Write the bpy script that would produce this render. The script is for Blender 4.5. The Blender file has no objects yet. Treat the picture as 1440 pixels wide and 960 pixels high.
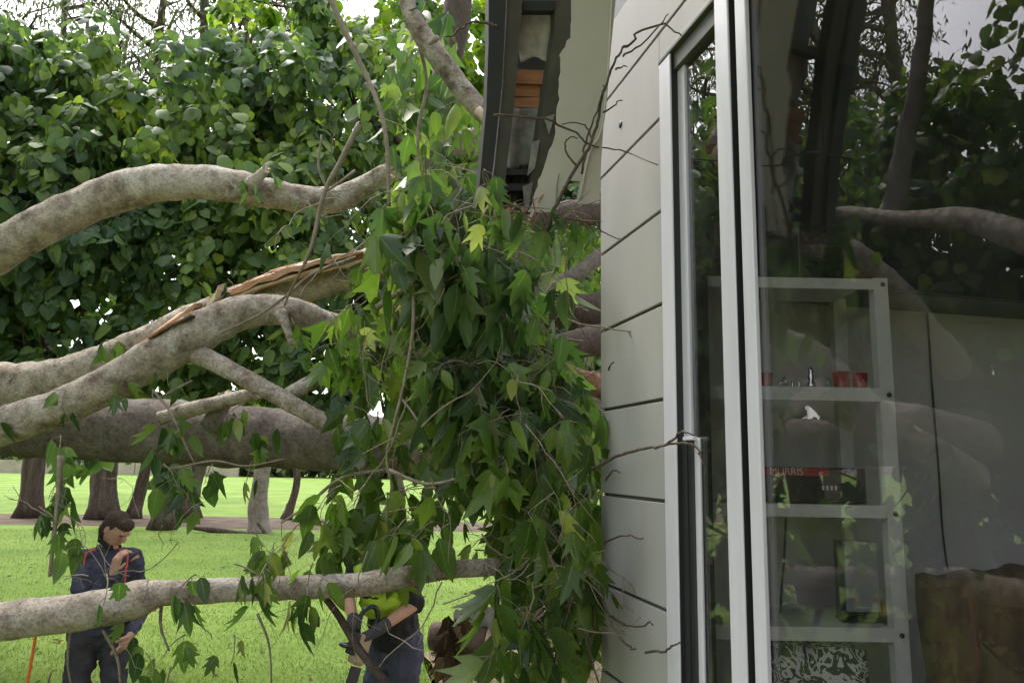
import bpy, bmesh, math, random
import numpy as np
from mathutils import Vector, Matrix

random.seed(7)
rng = np.random.default_rng(11)
scene = bpy.context.scene
COL = scene.collection
rad = math.radians

# ------------------------------------------------------------------ camera
PITCH, ROLL, FPX = rad(9.1), rad(1.0), 1080.0
EYE = np.array([0.0, 0.0, 2.0])
_F = np.array([0, math.cos(PITCH), math.sin(PITCH)])
_R0 = np.array([1.0, 0, 0]); _U0 = np.cross(_R0, _F)
_R = _R0 * math.cos(ROLL) + _U0 * math.sin(ROLL)
_U = -_R0 * math.sin(ROLL) + _U0 * math.cos(ROLL)
cam_d = bpy.data.cameras.new('camera'); cam = bpy.data.objects.new('camera', cam_d); COL.objects.link(cam)
cam_d.sensor_width = 36; cam_d.lens = 36 * FPX / 1440; cam_d.clip_start = 0.05; cam_d.clip_end = 2000
cam.matrix_world = Matrix(((_R[0], _U[0], -_F[0], EYE[0]), (_R[1], _U[1], -_F[1], EYE[1]), (_R[2], _U[2], -_F[2], EYE[2]), (0, 0, 0, 1)))
scene.camera = cam

# ------------------------------------------------------------------ sky, sun, exposure
SUN_EL, SUN_AZ = rad(58), rad(-38)          # azimuth clockwise from +Y: light comes from ahead on the left
world = bpy.data.worlds.new('World'); scene.world = world; world.use_nodes = True
wn = world.node_tree; wn.nodes.clear()
w_out = wn.nodes.new('ShaderNodeOutputWorld'); w_bg = wn.nodes.new('ShaderNodeBackground')
w_sky = wn.nodes.new('ShaderNodeTexSky'); w_sky.sky_type = 'NISHITA'; w_sky.sun_disc = False
w_sky.sun_elevation = SUN_EL; w_sky.sun_rotation = SUN_AZ
w_sky.air_density = 1.0; w_sky.dust_density = 4.0; w_sky.ozone_density = 1.0
w_hs = wn.nodes.new('ShaderNodeHueSaturation'); w_hs.inputs['Saturation'].default_value = 0.32
wn.links.new(w_sky.outputs[0], w_hs.inputs['Color']); wn.links.new(w_hs.outputs[0], w_bg.inputs[0])
w_bg.inputs[1].default_value = 0.15
wn.links.new(w_bg.outputs[0], w_out.inputs[0])
sun_d = bpy.data.lights.new('sun', 'SUN'); sun_d.energy = 1.0; sun_d.angle = rad(20); sun_d.color = (1.0, 0.95, 0.87)
sun = bpy.data.objects.new('sun', sun_d); COL.objects.link(sun)
_sd = Vector((math.sin(SUN_AZ) * math.cos(SUN_EL), math.cos(SUN_AZ) * math.cos(SUN_EL), math.sin(SUN_EL)))
sun.rotation_euler = _sd.to_track_quat('Z', 'Y').to_euler(); sun.location = (-10, 10, 30)
vs = scene.view_settings
vs.view_transform = 'Standard'; vs.look = 'None'; vs.gamma = 1; vs.use_curve_mapping = False; vs.exposure = 1.75
cy = scene.cycles
cy.max_bounces = 7; cy.diffuse_bounces = 3; cy.glossy_bounces = 3; cy.transmission_bounces = 3; cy.transparent_max_bounces = 8
cy.use_denoising = True; cy.caustics_reflective = False; cy.caustics_refractive = False; cy.sample_clamp_indirect = 6

# ------------------------------------------------------------------ geometry helpers
def at(px, py, Y):
    """point on the sight line of a photo position at forward distance Y (metres)"""
    d = _F + _R * (px - 720) / FPX + _U * (480 - py) / FPX
    return EYE + d * (Y / d[1])
def proj(P):
    v = np.asarray(P) - EYE; z = v @ _F
    return 720 + FPX * (v @ _R) / z, 480 - FPX * (v @ _U) / z
TH = rad(13.4)
D = np.array([-math.sin(TH), math.cos(TH), 0.0]); N = np.array([-math.cos(TH), -math.sin(TH), 0.0])
W0 = EYE * [1, 1, 0] - N * 1.06
def W(s, t, z): return W0 + s * D + t * N + np.array([0, 0, z])     # along the wall, outwards, height
def on_wall(px, py, t=0.0):
    d = _F + _R * (px - 720) / FPX + _U * (480 - py) / FPX
    k = (t - (EYE - W0) @ N) / (d @ N); P = EYE + d * k
    return (P - W0) @ D, P[2]

def tag(o, label=None, cat=None, group=None, kind=None):
    if label: o['label'] = label
    if cat: o['category'] = cat
    if group: o['group'] = group
    if kind: o['kind'] = kind
    return o
ROOT = {}
def thing(name, loc, label, cat, group=None):
    o = bpy.data.objects.new(name, None); COL.objects.link(o); o.location = Vector(loc); o.empty_display_size = 0.1
    ROOT[o] = np.array(loc, float)
    return tag(o, label, cat, group)
def link(name, me, mat, parent=None, smooth=False, org=None):
    """mesh is in world coordinates; it is moved to its parent's origin"""
    o = bpy.data.objects.new(name, me); COL.objects.link(o)
    if mat is not None:
        if isinstance(mat, (list, tuple)):
            for m in mat: me.materials.append(m)
        else: me.materials.append(mat)
    base = ROOT.get(parent) if parent is not None else (np.array(org, float) if org is not None else None)
    if base is not None:
        n = len(me.vertices); co = np.empty(n * 3, np.float32); me.vertices.foreach_get('co', co)
        co = (co.reshape(-1, 3) - base).astype(np.float32); me.vertices.foreach_set('co', co.ravel())
    if parent is not None: o.parent = parent; ROOT[o] = base
    elif org is not None: o.location = Vector(org); ROOT[o] = base
    if smooth: me.polygons.foreach_set('use_smooth', [True] * len(me.polygons))
    me.update()
    return o
def part_empty(name, parent):
    o = bpy.data.objects.new(name, None); COL.objects.link(o); o.parent = parent; ROOT[o] = ROOT[parent]; o.empty_display_size = 0.1
    return o
def mesh_np(name, verts, faces):
    me = bpy.data.meshes.new(name)
    verts = np.asarray(verts, np.float32); faces = np.asarray(faces, np.int32)
    k = faces.shape[1]
    me.vertices.add(len(verts)); me.vertices.foreach_set('co', verts.ravel())
    me.loops.add(faces.size); me.loops.foreach_set('vertex_index', faces.ravel())
    me.polygons.add(len(faces)); me.polygons.foreach_set('loop_start', np.arange(0, faces.size, k, dtype=np.int32))
    me.update(calc_edges=True); me.validate()
    return me
def mesh_py(name, verts, faces):
    me = bpy.data.meshes.new(name); me.from_pydata([tuple(map(float, v)) for v in verts], [], faces); me.update(); return me
BOXF = [(0, 1, 3, 2), (4, 6, 7, 5), (0, 4, 5, 1), (2, 3, 7, 6), (0, 2, 6, 4), (1, 5, 7, 3)]
def bm_fix(me, bevel=0.0, seg=2):
    bm = bmesh.new(); bm.from_mesh(me)
    bmesh.ops.recalc_face_normals(bm, faces=bm.faces)
    if bevel > 0:
        bmesh.ops.bevel(bm, geom=list(bm.edges), offset=bevel, segments=seg, profile=0.5, affect='EDGES')
    bm.to_mesh(me); bm.free(); return me
def hexa(name, P8, bevel=0.0, seg=2):
    return bm_fix(mesh_py(name, P8, BOXF), bevel, seg)
def wbox(name, s0, s1, t0, t1, z0, z1, mat, parent, bevel=0.0):
    P = [W(s, t, z) for s in (s0, s1) for t in (t0, t1) for z in (z0, z1)]
    return link(name, hexa(name, P, bevel), mat, parent)
def box_at(name, c, ex, ey, ez, hx, hy, hz, mat, parent=None, bevel=0.0, org=None):
    c = np.asarray(c, float); ex, ey, ez = (np.asarray(e, float) for e in (ex, ey, ez))
    P = [c + a * hx * ex + b * hy * ey + d * hz * ez for a in (-1, 1) for b in (-1, 1) for d in (-1, 1)]
    return link(name, hexa(name, P, bevel), mat, parent, org=org)
def catmull(P, n):
    P = np.asarray(P, float); P = np.vstack([2 * P[0] - P[1], P, 2 * P[-1] - P[-2]])
    out = []
    for i in range(1, len(P) - 2):
        p0, p1, p2, p3 = P[i - 1], P[i], P[i + 1], P[i + 2]
        for j in range(n):
            t = j / n
            out.append(0.5 * ((2 * p1) + (-p0 + p2) * t + (2 * p0 - 5 * p1 + 4 * p2 - p3) * t * t + (-p0 + 3 * p1 - 3 * p2 + p3) * t ** 3))
    out.append(P[-2]); return np.array(out)
def frames(C):
    T = np.gradient(C, axis=0); T /= np.linalg.norm(T, axis=1)[:, None] + 1e-9
    up = np.array([0, 0, 1.0]) if abs(T[0][2]) < 0.9 else np.array([1.0, 0, 0])
    A = np.cross(T[0], up); A /= np.linalg.norm(A); As = []
    for i in range(len(C)):
        A = A - T[i] * (A @ T[i]); A /= np.linalg.norm(A); As.append(A)
    As = np.array(As); return T, As, np.cross(T, As)
def vnoise(P, sc, seed):
    """cheap smooth pseudo noise in -1..1"""
    r = np.random.default_rng(seed); out = np.zeros(len(P))
    for k in range(5):
        d = r.normal(size=3); d /= np.linalg.norm(d); out += np.sin((P @ d) * sc * (0.6 + 0.35 * k) * 2 * math.pi + r.uniform(0, 6.28)) / (1 + 0.35 * k)
    return out / 2.6
def tube_vf(C, Rd, sides=8, lump=0.0, seed=0, jag=0.0, sc=6):
    C = np.asarray(C, float); Rd = np.asarray(Rd, float); n = len(C)
    T, A, B = frames(C); th = np.linspace(0, 2 * math.pi, sides, endpoint=False)
    ring = np.cos(th)[None, :, None] * A[:, None, :] + np.sin(th)[None, :, None] * B[:, None, :]
    V = C[:, None, :] + ring * Rd[:, None, None]
    if lump > 0:
        nz = vnoise(V.reshape(-1, 3), sc, seed).reshape(n, sides) * 0.7 + vnoise(V.reshape(-1, 3), sc * 3.1, seed + 5).reshape(n, sides) * 0.3
        V = V + ring * (nz * Rd[:, None] * lump)[:, :, None]
    if jag > 0:
        r = np.random.default_rng(seed + 3); V[-1] += T[-1] * (r.uniform(-1, 1, sides) * jag * Rd[-1])[:, None]
    V = V.reshape(-1, 3); F = []
    for i in range(n - 1):
        for j in range(sides):
            k = (j + 1) % sides; F.append((i * sides + j, i * sides + k, (i + 1) * sides + k, (i + 1) * sides + j))
    V = np.vstack([V, C[0][None], C[-1][None] - T[-1] * Rd[-1] * 0.2 * (jag > 0)]); c0, c1 = len(V) - 2, len(V) - 1
    caps = [(c0, (j + 1) % sides, j) for j in range(sides)]; cape = [(c1, (n - 1) * sides + j, (n - 1) * sides + (j + 1) % sides) for j in range(sides)]
    return V, F, caps, cape
def tube(name, C, Rd, mat, parent, sides=8, lump=0.0, seed=0, jag=0.0, capmat=None, org=None, sc=6):
    V, F, c0, c1 = tube_vf(C, Rd, sides, lump, seed, jag, sc)
    me = mesh_py(name, V, F + c0 + c1)
    o = link(name, me, [mat, capmat] if capmat else mat, parent, True, org)
    if capmat:
        for i in range(len(F), len(F) + len(c0) + len(c1)): me.polygons[i].material_index = 1; me.polygons[i].use_smooth = False
    return o
def px_tube(name, pts, mat, parent, sub=8, sides=16, lump=0.1, seed=0, jag=0.0, capmat=None, sc=6):
    """pts: (photo x, photo y, distance, width in photo px)"""
    P = np.array([at(a, b, Y) for a, b, Y, w in pts]); Rr = np.array([[w * Y / FPX / 2 * (0.92 if w > 25 else 1.0)] for a, b, Y, w in pts])
    C = catmull(P, sub); Rd = np.interp(np.linspace(0, len(pts) - 1, len(C)), range(len(pts)), Rr[:, 0])
    return tube(name, C, Rd, mat, parent, sides, lump, seed, jag, capmat, sc=sc)
def join_tubes(name, items, mat, parent):
    Vs, Fs, off = [], [], 0
    for C, Rd, sides in items:
        V, F, c0, c1 = tube_vf(C, Rd, sides)
        V = V[:-2]; Fs.append(np.array(F, np.int32) + off); Vs.append(V); off += len(V)
    return link(name, mesh_np(name, np.vstack(Vs), np.vstack(Fs)), mat, parent, True)

# ------------------------------------------------------------------ materials
MAT = {}
def newmat(name):
    m = bpy.data.materials.new(name); m.use_nodes = True; nt = m.node_tree; nt.nodes.clear()
    o = nt.nodes.new('ShaderNodeOutputMaterial'); MAT[name] = m
    return m, nt, o
def nd(nt, t, **kw):
    n = nt.nodes.new(t)
    for k, v in kw.items():
        if k.startswith('i_'):
            key = k[2:]; n.inputs[int(key) if key.isdigit() else key.replace('_', ' ')].default_value = v
        else: setattr(n, k, v)
    return n
def ramp(nt, stops):
    r = nt.nodes.new('ShaderNodeValToRGB'); e = r.color_ramp.elements
    while len(e) < len(stops): e.new(0.5)
    for x, (p, c) in zip(e, stops): x.position = p; x.color = (*c, 1)
    return r
def simple(name, col, rough=0.5, metal=0.0, spec=0.5, vary=0.0, vscale=8.0, bump=0.0, bscale=60.0, stretch=(1, 1, 1)):
    m, nt, out = newmat(name); b = nd(nt, 'ShaderNodeBsdfPrincipled'); L = nt.links
    b.inputs['Base Color'].default_value = (*col, 1); b.inputs['Roughness'].default_value = rough
    b.inputs['Metallic'].default_value = metal; b.inputs['Specular IOR Level'].default_value = spec
    if vary or bump:
        tc = nd(nt, 'ShaderNodeTexCoord'); mp = nd(nt, 'ShaderNodeMapping'); mp.inputs['Scale'].default_value = stretch
        L.new(tc.outputs['Object'], mp.inputs[0])
    if vary:
        n = nd(nt, 'ShaderNodeTexNoise'); n.inputs['Scale'].default_value = vscale; n.inputs['Detail'].default_value = 6; n.inputs['Roughness'].default_value = 0.65
        L.new(mp.outputs[0], n.inputs['Vector'])
        r = ramp(nt, [(0.25, tuple(c * (1 - vary) for c in col)), (0.75, tuple(min(1, c * (1 + vary)) for c in col))])
        L.new(n.outputs[0], r.inputs[0]); L.new(r.outputs[0], b.inputs['Base Color'])
        rr = nd(nt, 'ShaderNodeMapRange', i_3=max(0.05, rough - 0.12), i_4=min(1, rough + 0.12)); L.new(n.outputs[0], rr.inputs[0]); L.new(rr.outputs[0], b.inputs['Roughness'])
    if bump:
        n2 = nd(nt, 'ShaderNodeTexNoise'); n2.inputs['Scale'].default_value = bscale; n2.inputs['Detail'].default_value = 5
        L.new(mp.outputs[0], n2.inputs['Vector']); bp = nd(nt, 'ShaderNodeBump', i_Strength=bump, i_Distance=0.01)
        L.new(n2.outputs[0], bp.inputs['Height']); L.new(bp.outputs[0], b.inputs['Normal'])
    L.new(b.outputs[0], out.inputs[0]); return m
def bark(name, stops, patch, patch_amt, scale=9.0, bump=0.5, spec=0.2, zs=1.0):
    m, nt, out = newmat(name); L = nt.links; b = nd(nt, 'ShaderNodeBsdfPrincipled', i_Roughness=0.85); b.inputs['Specular IOR Level'].default_value = spec
    tc0 = nd(nt, 'ShaderNodeTexCoord'); tc = nd(nt, 'ShaderNodeMapping'); tc.inputs['Scale'].default_value = (1, 1, zs); L.new(tc0.outputs['Object'], tc.inputs[0])
    n1 = nd(nt, 'ShaderNodeTexNoise'); n1.inputs['Scale'].default_value = scale; n1.inputs['Detail'].default_value = 8; n1.inputs['Roughness'].default_value = 0.68
    L.new(tc.outputs[0], n1.inputs['Vector'])
    r1 = ramp(nt, stops); L.new(n1.outputs[0], r1.inputs[0])
    n2 = nd(nt, 'ShaderNodeTexNoise'); n2.inputs['Scale'].default_value = scale * 0.55; n2.inputs['Detail'].default_value = 9; n2.inputs['Roughness'].default_value = 0.75; n2.inputs['Distortion'].default_value = 0.6
    L.new(tc.outputs[0], n2.inputs['Vector'])
    r2 = ramp(nt, [(0.5, (0, 0, 0)), (0.62, (patch_amt,) * 3)]); L.new(n2.outputs[0], r2.inputs[0])
    mx = nd(nt, 'ShaderNodeMixRGB'); mx.inputs[2].default_value = (*patch, 1); L.new(r2.outputs[0], mx.inputs[0]); L.new(r1.outputs[0], mx.inputs[1])
    v = nd(nt, 'ShaderNodeTexVoronoi'); v.inputs['Scale'].default_value = scale * 4.5; L.new(tc.outputs[0], v.inputs['Vector'])
    r3 = ramp(nt, [(0.10, (0.25, 0.2, 0.16)), (0.2, (1, 1, 1))]); L.new(v.outputs['Distance'], r3.inputs[0])
    m2 = nd(nt, 'ShaderNodeMixRGB', blend_type='MULTIPLY', i_0=0.55); L.new(mx.outputs[0], m2.inputs[1]); L.new(r3.outputs[0], m2.inputs[2])
    nf = nd(nt, 'ShaderNodeTexNoise'); nf.inputs['Scale'].default_value = scale * 7; nf.inputs['Detail'].default_value = 10; nf.inputs['Roughness'].default_value = 0.8; L.new(tc.outputs[0], nf.inputs['Vector'])
    rf_ = ramp(nt, [(0.36, (0.42, 0.38, 0.34)), (0.5, (0.95, 0.95, 0.95)), (0.64, (1.25, 1.24, 1.2))]); L.new(nf.outputs[0], rf_.inputs[0])
    m5 = nd(nt, 'ShaderNodeMixRGB', blend_type='MULTIPLY', i_0=0.75); L.new(m2.outputs[0], m5.inputs[1]); L.new(rf_.outputs[0], m5.inputs[2]); m2 = m5
    L.new(m2.outputs[0], b.inputs['Base Color'])
    n3 = nd(nt, 'ShaderNodeTexNoise'); n3.inputs['Scale'].default_value = scale * 6; n3.inputs['Detail'].default_value = 8; n3.inputs['Roughness'].default_value = 0.7
    L.new(tc.outputs[0], n3.inputs['Vector'])
    ad = nd(nt, 'ShaderNodeMath', operation='ADD'); L.new(n3.outputs[0], ad.inputs[0]); L.new(n1.outputs[0], ad.inputs[1])
    bp = nd(nt, 'ShaderNodeBump', i_Strength=bump, i_Distance=0.012); L.new(ad.outputs[0], bp.inputs['Height']); L.new(bp.outputs[0], b.inputs['Normal'])
    L.new(b.outputs[0], out.inputs[0]); return m
def leafmat(name, stops, trans, rough=0.42, spec=0.45, tmix=0.38, clump=0.8):
    m, nt, out = newmat(name); L = nt.links
    g = nd(nt, 'ShaderNodeNewGeometry'); oi = nd(nt, 'ShaderNodeObjectInfo')
    ad = nd(nt, 'ShaderNodeMath', operation='ADD'); L.new(g.outputs['Random Per Island'], ad.inputs[0]); L.new(oi.outputs['Random'], ad.inputs[1])
    fr = nd(nt, 'ShaderNodeMath', operation='FRACT'); L.new(ad.outputs[0], fr.inputs[0])
    r = ramp(nt, stops); L.new(fr.outputs[0], r.inputs[0])
    tc = nd(nt, 'ShaderNodeTexCoord'); n = nd(nt, 'ShaderNodeTexNoise'); n.inputs['Scale'].default_value = 25; n.inputs['Detail'].default_value = 3
    L.new(tc.outputs['Object'], n.inputs['Vector'])
    mr = nd(nt, 'ShaderNodeMapRange', i_3=0.75, i_4=1.25); L.new(n.outputs[0], mr.inputs[0])
    mu = nd(nt, 'ShaderNodeMixRGB', blend_type='MULTIPLY', i_0=1.0); L.new(r.outputs[0], mu.inputs[1]); L.new(mr.outputs[0], mu.inputs[2])
    g2 = nd(nt, 'ShaderNodeTexNoise'); g2.inputs['Scale'].default_value = 0.9; g2.inputs['Detail'].default_value = 2; L.new(g.outputs['Position'], g2.inputs['Vector'])
    r2 = ramp(nt, [(0.42, (0.85, 0.9, 1.1)), (0.62, (1.5, 1.35, 0.8))]); L.new(g2.outputs[0], r2.inputs[0])
    m3 = nd(nt, 'ShaderNodeMixRGB', blend_type='MULTIPLY', i_0=clump); L.new(mu.outputs[0], m3.inputs[1]); L.new(r2.outputs[0], m3.inputs[2])
    ra = nd(nt, 'ShaderNodeAttribute', attribute_name='rib'); rr = ramp(nt, [(0.90, (0, 0, 0)), (0.985, (0.4, 0.4, 0.4))]); L.new(ra.outputs['Fac'], rr.inputs[0])
    m4 = nd(nt, 'ShaderNodeMixRGB'); m4.inputs[2].default_value = (0.22, 0.28, 0.09, 1); L.new(rr.outputs[0], m4.inputs[0]); L.new(m3.outputs[0], m4.inputs[1]); mu = m4
    b = nd(nt, 'ShaderNodeBsdfPrincipled', i_Roughness=rough); b.inputs['Specular IOR Level'].default_value = spec; L.new(mu.outputs[0], b.inputs['Base Color'])
    t = nd(nt, 'ShaderNodeBsdfTranslucent'); hm = nd(nt, 'ShaderNodeMixRGB', blend_type='MULTIPLY', i_0=1.0); hm.inputs[2].default_value = (*trans, 1)
    L.new(mu.outputs[0], hm.inputs[1]); L.new(hm.outputs[0], t.inputs[0])
    mx = nd(nt, 'ShaderNodeMixShader', i_0=tmix); L.new(b.outputs[0], mx.inputs[1]); L.new(t.outputs[0], mx.inputs[2])
    L.new(mx.outputs[0], out.inputs[0]); return m

leafmat('leaf_fallen', [(0.0, (0.027, 0.056, 0.016)), (0.45, (0.055, 0.104, 0.025)), (0.78, (0.096, 0.155, 0.036)), (0.93, (0.14, 0.19, 0.05)), (1.0, (0.24, 0.26, 0.11))], (1.75, 2.0, 1.0), 0.42, 0.45, 0.45)
leafmat('leaf_vine', [(0.0, (0.042, 0.085, 0.034)), (0.45, (0.075, 0.135, 0.05)), (0.8, (0.13, 0.205, 0.065)), (1.0, (0.22, 0.30, 0.07))], (1.9, 2.0, 0.8), 0.48, 0.45)
leafmat('leaf_bright', [(0.0, (0.07, 0.14, 0.02)), (0.6, (0.11, 0.2, 0.025)), (1.0, (0.2, 0.28, 0.03))], (2.2, 2.2, 0.8), 0.5, 0.3, 0.5)
leafmat('leaf_gum', [(0.0, (0.05, 0.07, 0.035)), (0.6, (0.085, 0.11, 0.055)), (1.0, (0.14, 0.17, 0.08))], (1.5, 1.6, 0.8), 0.5, 0.3, 0.25)
leafmat('leaf_dead', [(0.0, (0.035, 0.022, 0.013)), (1.0, (0.09, 0.05, 0.025))], (1.2, 1.0, 0.7), 0.7, 0.2, 0.15)
leafmat('grass_blade', [(0.0, (0.09, 0.155, 0.025)), (0.6, (0.15, 0.23, 0.04)), (1.0, (0.23, 0.28, 0.08))], (1.5, 1.5, 0.9), 0.6, 0.2, 0.3)
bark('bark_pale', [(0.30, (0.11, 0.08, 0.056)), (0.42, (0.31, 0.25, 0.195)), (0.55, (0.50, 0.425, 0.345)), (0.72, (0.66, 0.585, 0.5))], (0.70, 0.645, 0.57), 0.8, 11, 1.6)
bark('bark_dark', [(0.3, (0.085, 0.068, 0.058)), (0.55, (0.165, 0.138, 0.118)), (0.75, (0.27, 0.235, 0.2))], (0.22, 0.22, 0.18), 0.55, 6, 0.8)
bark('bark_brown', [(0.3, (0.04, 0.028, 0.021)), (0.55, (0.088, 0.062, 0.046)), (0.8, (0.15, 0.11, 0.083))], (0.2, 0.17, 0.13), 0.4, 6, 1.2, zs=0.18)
bark('bark_shade', [(0.3, (0.04, 0.03, 0.025)), (0.55, (0.085, 0.065, 0.055)), (0.8, (0.14, 0.115, 0.095))], (0.1, 0.09, 0.07), 0.4, 7, 0.9)  # darker bark; for limbs by the wall their shade is put into it
bark('bark_gum', [(0.3, (0.14, 0.105, 0.09)), (0.6, (0.27, 0.22, 0.19)), (0.8, (0.38, 0.32, 0.28))], (0.34, 0.29, 0.25), 0.5, 2.2, 0.5)
bark('twig_bark', [(0.3, (0.14, 0.11, 0.085)), (0.7, (0.30, 0.25, 0.19))], (0.3, 0.28, 0.2), 0.4, 20, 0.2)
bark('twig_dark', [(0.3, (0.05, 0.038, 0.03)), (0.7, (0.13, 0.10, 0.075))], (0.14, 0.12, 0.09), 0.4, 20, 0.2)
simple('wood_orange', (0.42, 0.225, 0.12), 0.7, vary=0.45, vscale=7, bump=0.6, bscale=28, stretch=(1, 1, 4))
simple('wood_pale', (0.55, 0.42, 0.29), 0.7, vary=0.35, vscale=14, bump=0.5, bscale=60)
simple('wood_rot', (0.16, 0.085, 0.05), 0.95, vary=0.7, vscale=16, bump=1.0, bscale=50)
simple('cladding', (0.36, 0.343, 0.332), 0.6, spec=0.35, vary=0.10, vscale=3.0, stretch=(1, 1, 0.35), bump=0.06, bscale=220)
simple('cladding_groove', (0.10, 0.095, 0.08), 0.8)
simple('soffit', (0.50, 0.468, 0.425), 0.75, spec=0.2, vary=0.08, vscale=3, bump=0.05, bscale=120)
simple('alu_white', (0.66, 0.635, 0.70), 0.34, metal=0.15, spec=0.5, vary=0.08, vscale=3, stretch=(6, 6, 0.6))
simple('alu_shade', (0.095, 0.094, 0.088), 0.5)  # dark aluminium, shade under the door head painted in
simple('olive_grey', (0.10, 0.10, 0.082), 0.5)
simple('rubber', (0.012, 0.012, 0.013), 0.6)
simple('handle_grey', (0.025, 0.024, 0.028), 0.4, vary=0.15, vscale=20)
simple('fascia_dark', (0.014, 0.015, 0.017), 0.6, vary=0.25, vscale=5, bump=0.1)
simple('rafter_wood', (0.062, 0.058, 0.045), 0.8, vary=0.4, vscale=12, bump=0.3)
simple('pine_wood', (0.36, 0.17, 0.085), 0.75, vary=0.35, vscale=9, bump=0.3, stretch=(1, 1, 6))
simple('insulation', (0.36, 0.34, 0.31), 0.95, vary=0.3, vscale=18, bump=0.9, bscale=40)
simple('foil', (0.22, 0.22, 0.21), 0.6, metal=0.2, vary=0.6, vscale=14, bump=0.5, bscale=25)
simple('roof_steel', (0.09, 0.095, 0.10), 0.45, metal=0.3, vary=0.2)
simple('room_wall', (0.60, 0.585, 0.59), 0.8, vary=0.05, vscale=1.5)
simple('dark_ceiling', (0.07, 0.065, 0.055), 0.8, vary=0.2)
simple('room_floor', (0.28, 0.25, 0.21), 0.6, vary=0.2)
simple('shelf_metal', (0.52, 0.52, 0.51), 0.5, vary=0.08, vscale=6)
simple('black_plastic', (0.014, 0.014, 0.015), 0.4)
simple('dark_panel', (0.03, 0.03, 0.032), 0.35)
simple('grey_panel', (0.24, 0.25, 0.26), 0.35, vary=0.1)
simple('red_glass', (0.28, 0.02, 0.018), 0.2, spec=0.6, vary=0.2, vscale=20)
simple('chrome', (0.6, 0.6, 0.6), 0.18, metal=1.0)
simple('green_glass', (0.10, 0.24, 0.18), 0.12, spec=0.6)
simple('print_red', (0.32, 0.02, 0.025), 0.5)
simple('print_white', (0.5, 0.48, 0.46), 0.5)
simple('amber_paint', (0.45, 0.16, 0.05), 0.5)
simple('brown_cloth', (0.085, 0.05, 0.022), 0.9, vary=0.35, vscale=7, bump=0.3, bscale=30)
simple('cord_black', (0.012, 0.012, 0.012), 0.5)
simple('rope_orange', (0.62, 0.13, 0.03), 0.7, vary=0.25, vscale=60)
simple('skin', (0.50, 0.28, 0.20), 0.5, spec=0.35, vary=0.14, vscale=24)
simple('hair', (0.075, 0.05, 0.038), 0.75, spec=0.2, vary=0.7, vscale=70, bump=1.0, bscale=120)
simple('navy_cloth', (0.045, 0.047, 0.075), 0.85, vary=0.35, vscale=12, bump=0.35, bscale=26)
simple('grey_cloth', (0.040, 0.036, 0.042), 0.85, vary=0.3, vscale=12, bump=0.35, bscale=26)
simple('black_cloth', (0.012, 0.012, 0.014), 0.85, vary=0.3, vscale=12, bump=0.3, bscale=26)
simple('piping_red', (0.62, 0.09, 0.05), 0.7)
simple('hivis', (0.34, 0.5, 0.03), 0.7, vary=0.15, vscale=12)
simple('glove', (0.045, 0.042, 0.046), 0.8, vary=0.5, vscale=25)
simple('cream_plastic', (0.34, 0.25, 0.16), 0.45, vary=0.2, vscale=20)
simple('boot', (0.05, 0.035, 0.025), 0.7)
simple('scrap_metal', (0.36, 0.39, 0.41), 0.45, metal=0.4, vary=0.3)
simple('far_wall', (0.42, 0.36, 0.28), 0.9, vary=0.25, vscale=0.6)

def glass_mat():
    m, nt, out = newmat('window_glass'); L = nt.links
    g = nd(nt, 'ShaderNodeNewGeometry'); dp = nd(nt, 'ShaderNodeVectorMath', operation='DOT_PRODUCT'); L.new(g.outputs['Incoming'], dp.inputs[0]); L.new(g.outputs['Normal'], dp.inputs[1])
    ab = nd(nt, 'ShaderNodeMath', operation='ABSOLUTE'); L.new(dp.outputs['Value'], ab.inputs[0])
    iv = nd(nt, 'ShaderNodeMath', operation='SUBTRACT', i_0=1.0); L.new(ab.outputs[0], iv.inputs[1])
    pw = nd(nt, 'ShaderNodeMath', operation='POWER', i_1=4.0); L.new(iv.outputs[0], pw.inputs[0])
    mr = nd(nt, 'ShaderNodeMapRange', i_3=0.05, i_4=1.0); L.new(pw.outputs[0], mr.inputs[0])
    tr = nd(nt, 'ShaderNodeBsdfTransparent'); tr.inputs[0].default_value = (0.95, 0.94, 0.95, 1)
    gl = nd(nt, 'ShaderNodeBsdfGlossy'); gl.inputs['Roughness'].default_value = 0.0; gl.inputs[0].default_value = (1, 1, 1, 1)
    mx = nd(nt, 'ShaderNodeMixShader'); L.new(mr.outputs[0], mx.inputs[0]); L.new(tr.outputs[0], mx.inputs[1]); L.new(gl.outputs[0], mx.inputs[2])
    # a thin uneven pale film that puts haze into the glass
    df = nd(nt, 'ShaderNodeBsdfDiffuse'); df.inputs[0].default_value = (0.5, 0.5, 0.47, 1); tc = nd(nt, 'ShaderNodeTexCoord')
    ns = nd(nt, 'ShaderNodeTexNoise'); ns.inputs['Scale'].default_value = 2.5; ns.inputs['Detail'].default_value = 7; ns.inputs['Roughness'].default_value = 0.7; L.new(tc.outputs['Object'], ns.inputs['Vector'])
    dm = nd(nt, 'ShaderNodeMapRange', i_1=0.35, i_2=0.75, i_3=0.0, i_4=0.014); L.new(ns.outputs[0], dm.inputs[0])
    m2 = nd(nt, 'ShaderNodeMixShader'); L.new(dm.outputs[0], m2.inputs[0]); L.new(mx.outputs[0], m2.inputs[1]); L.new(df.outputs[0], m2.inputs[2])
    L.new(m2.outputs[0], out.inputs[0])
glass_mat()
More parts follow.
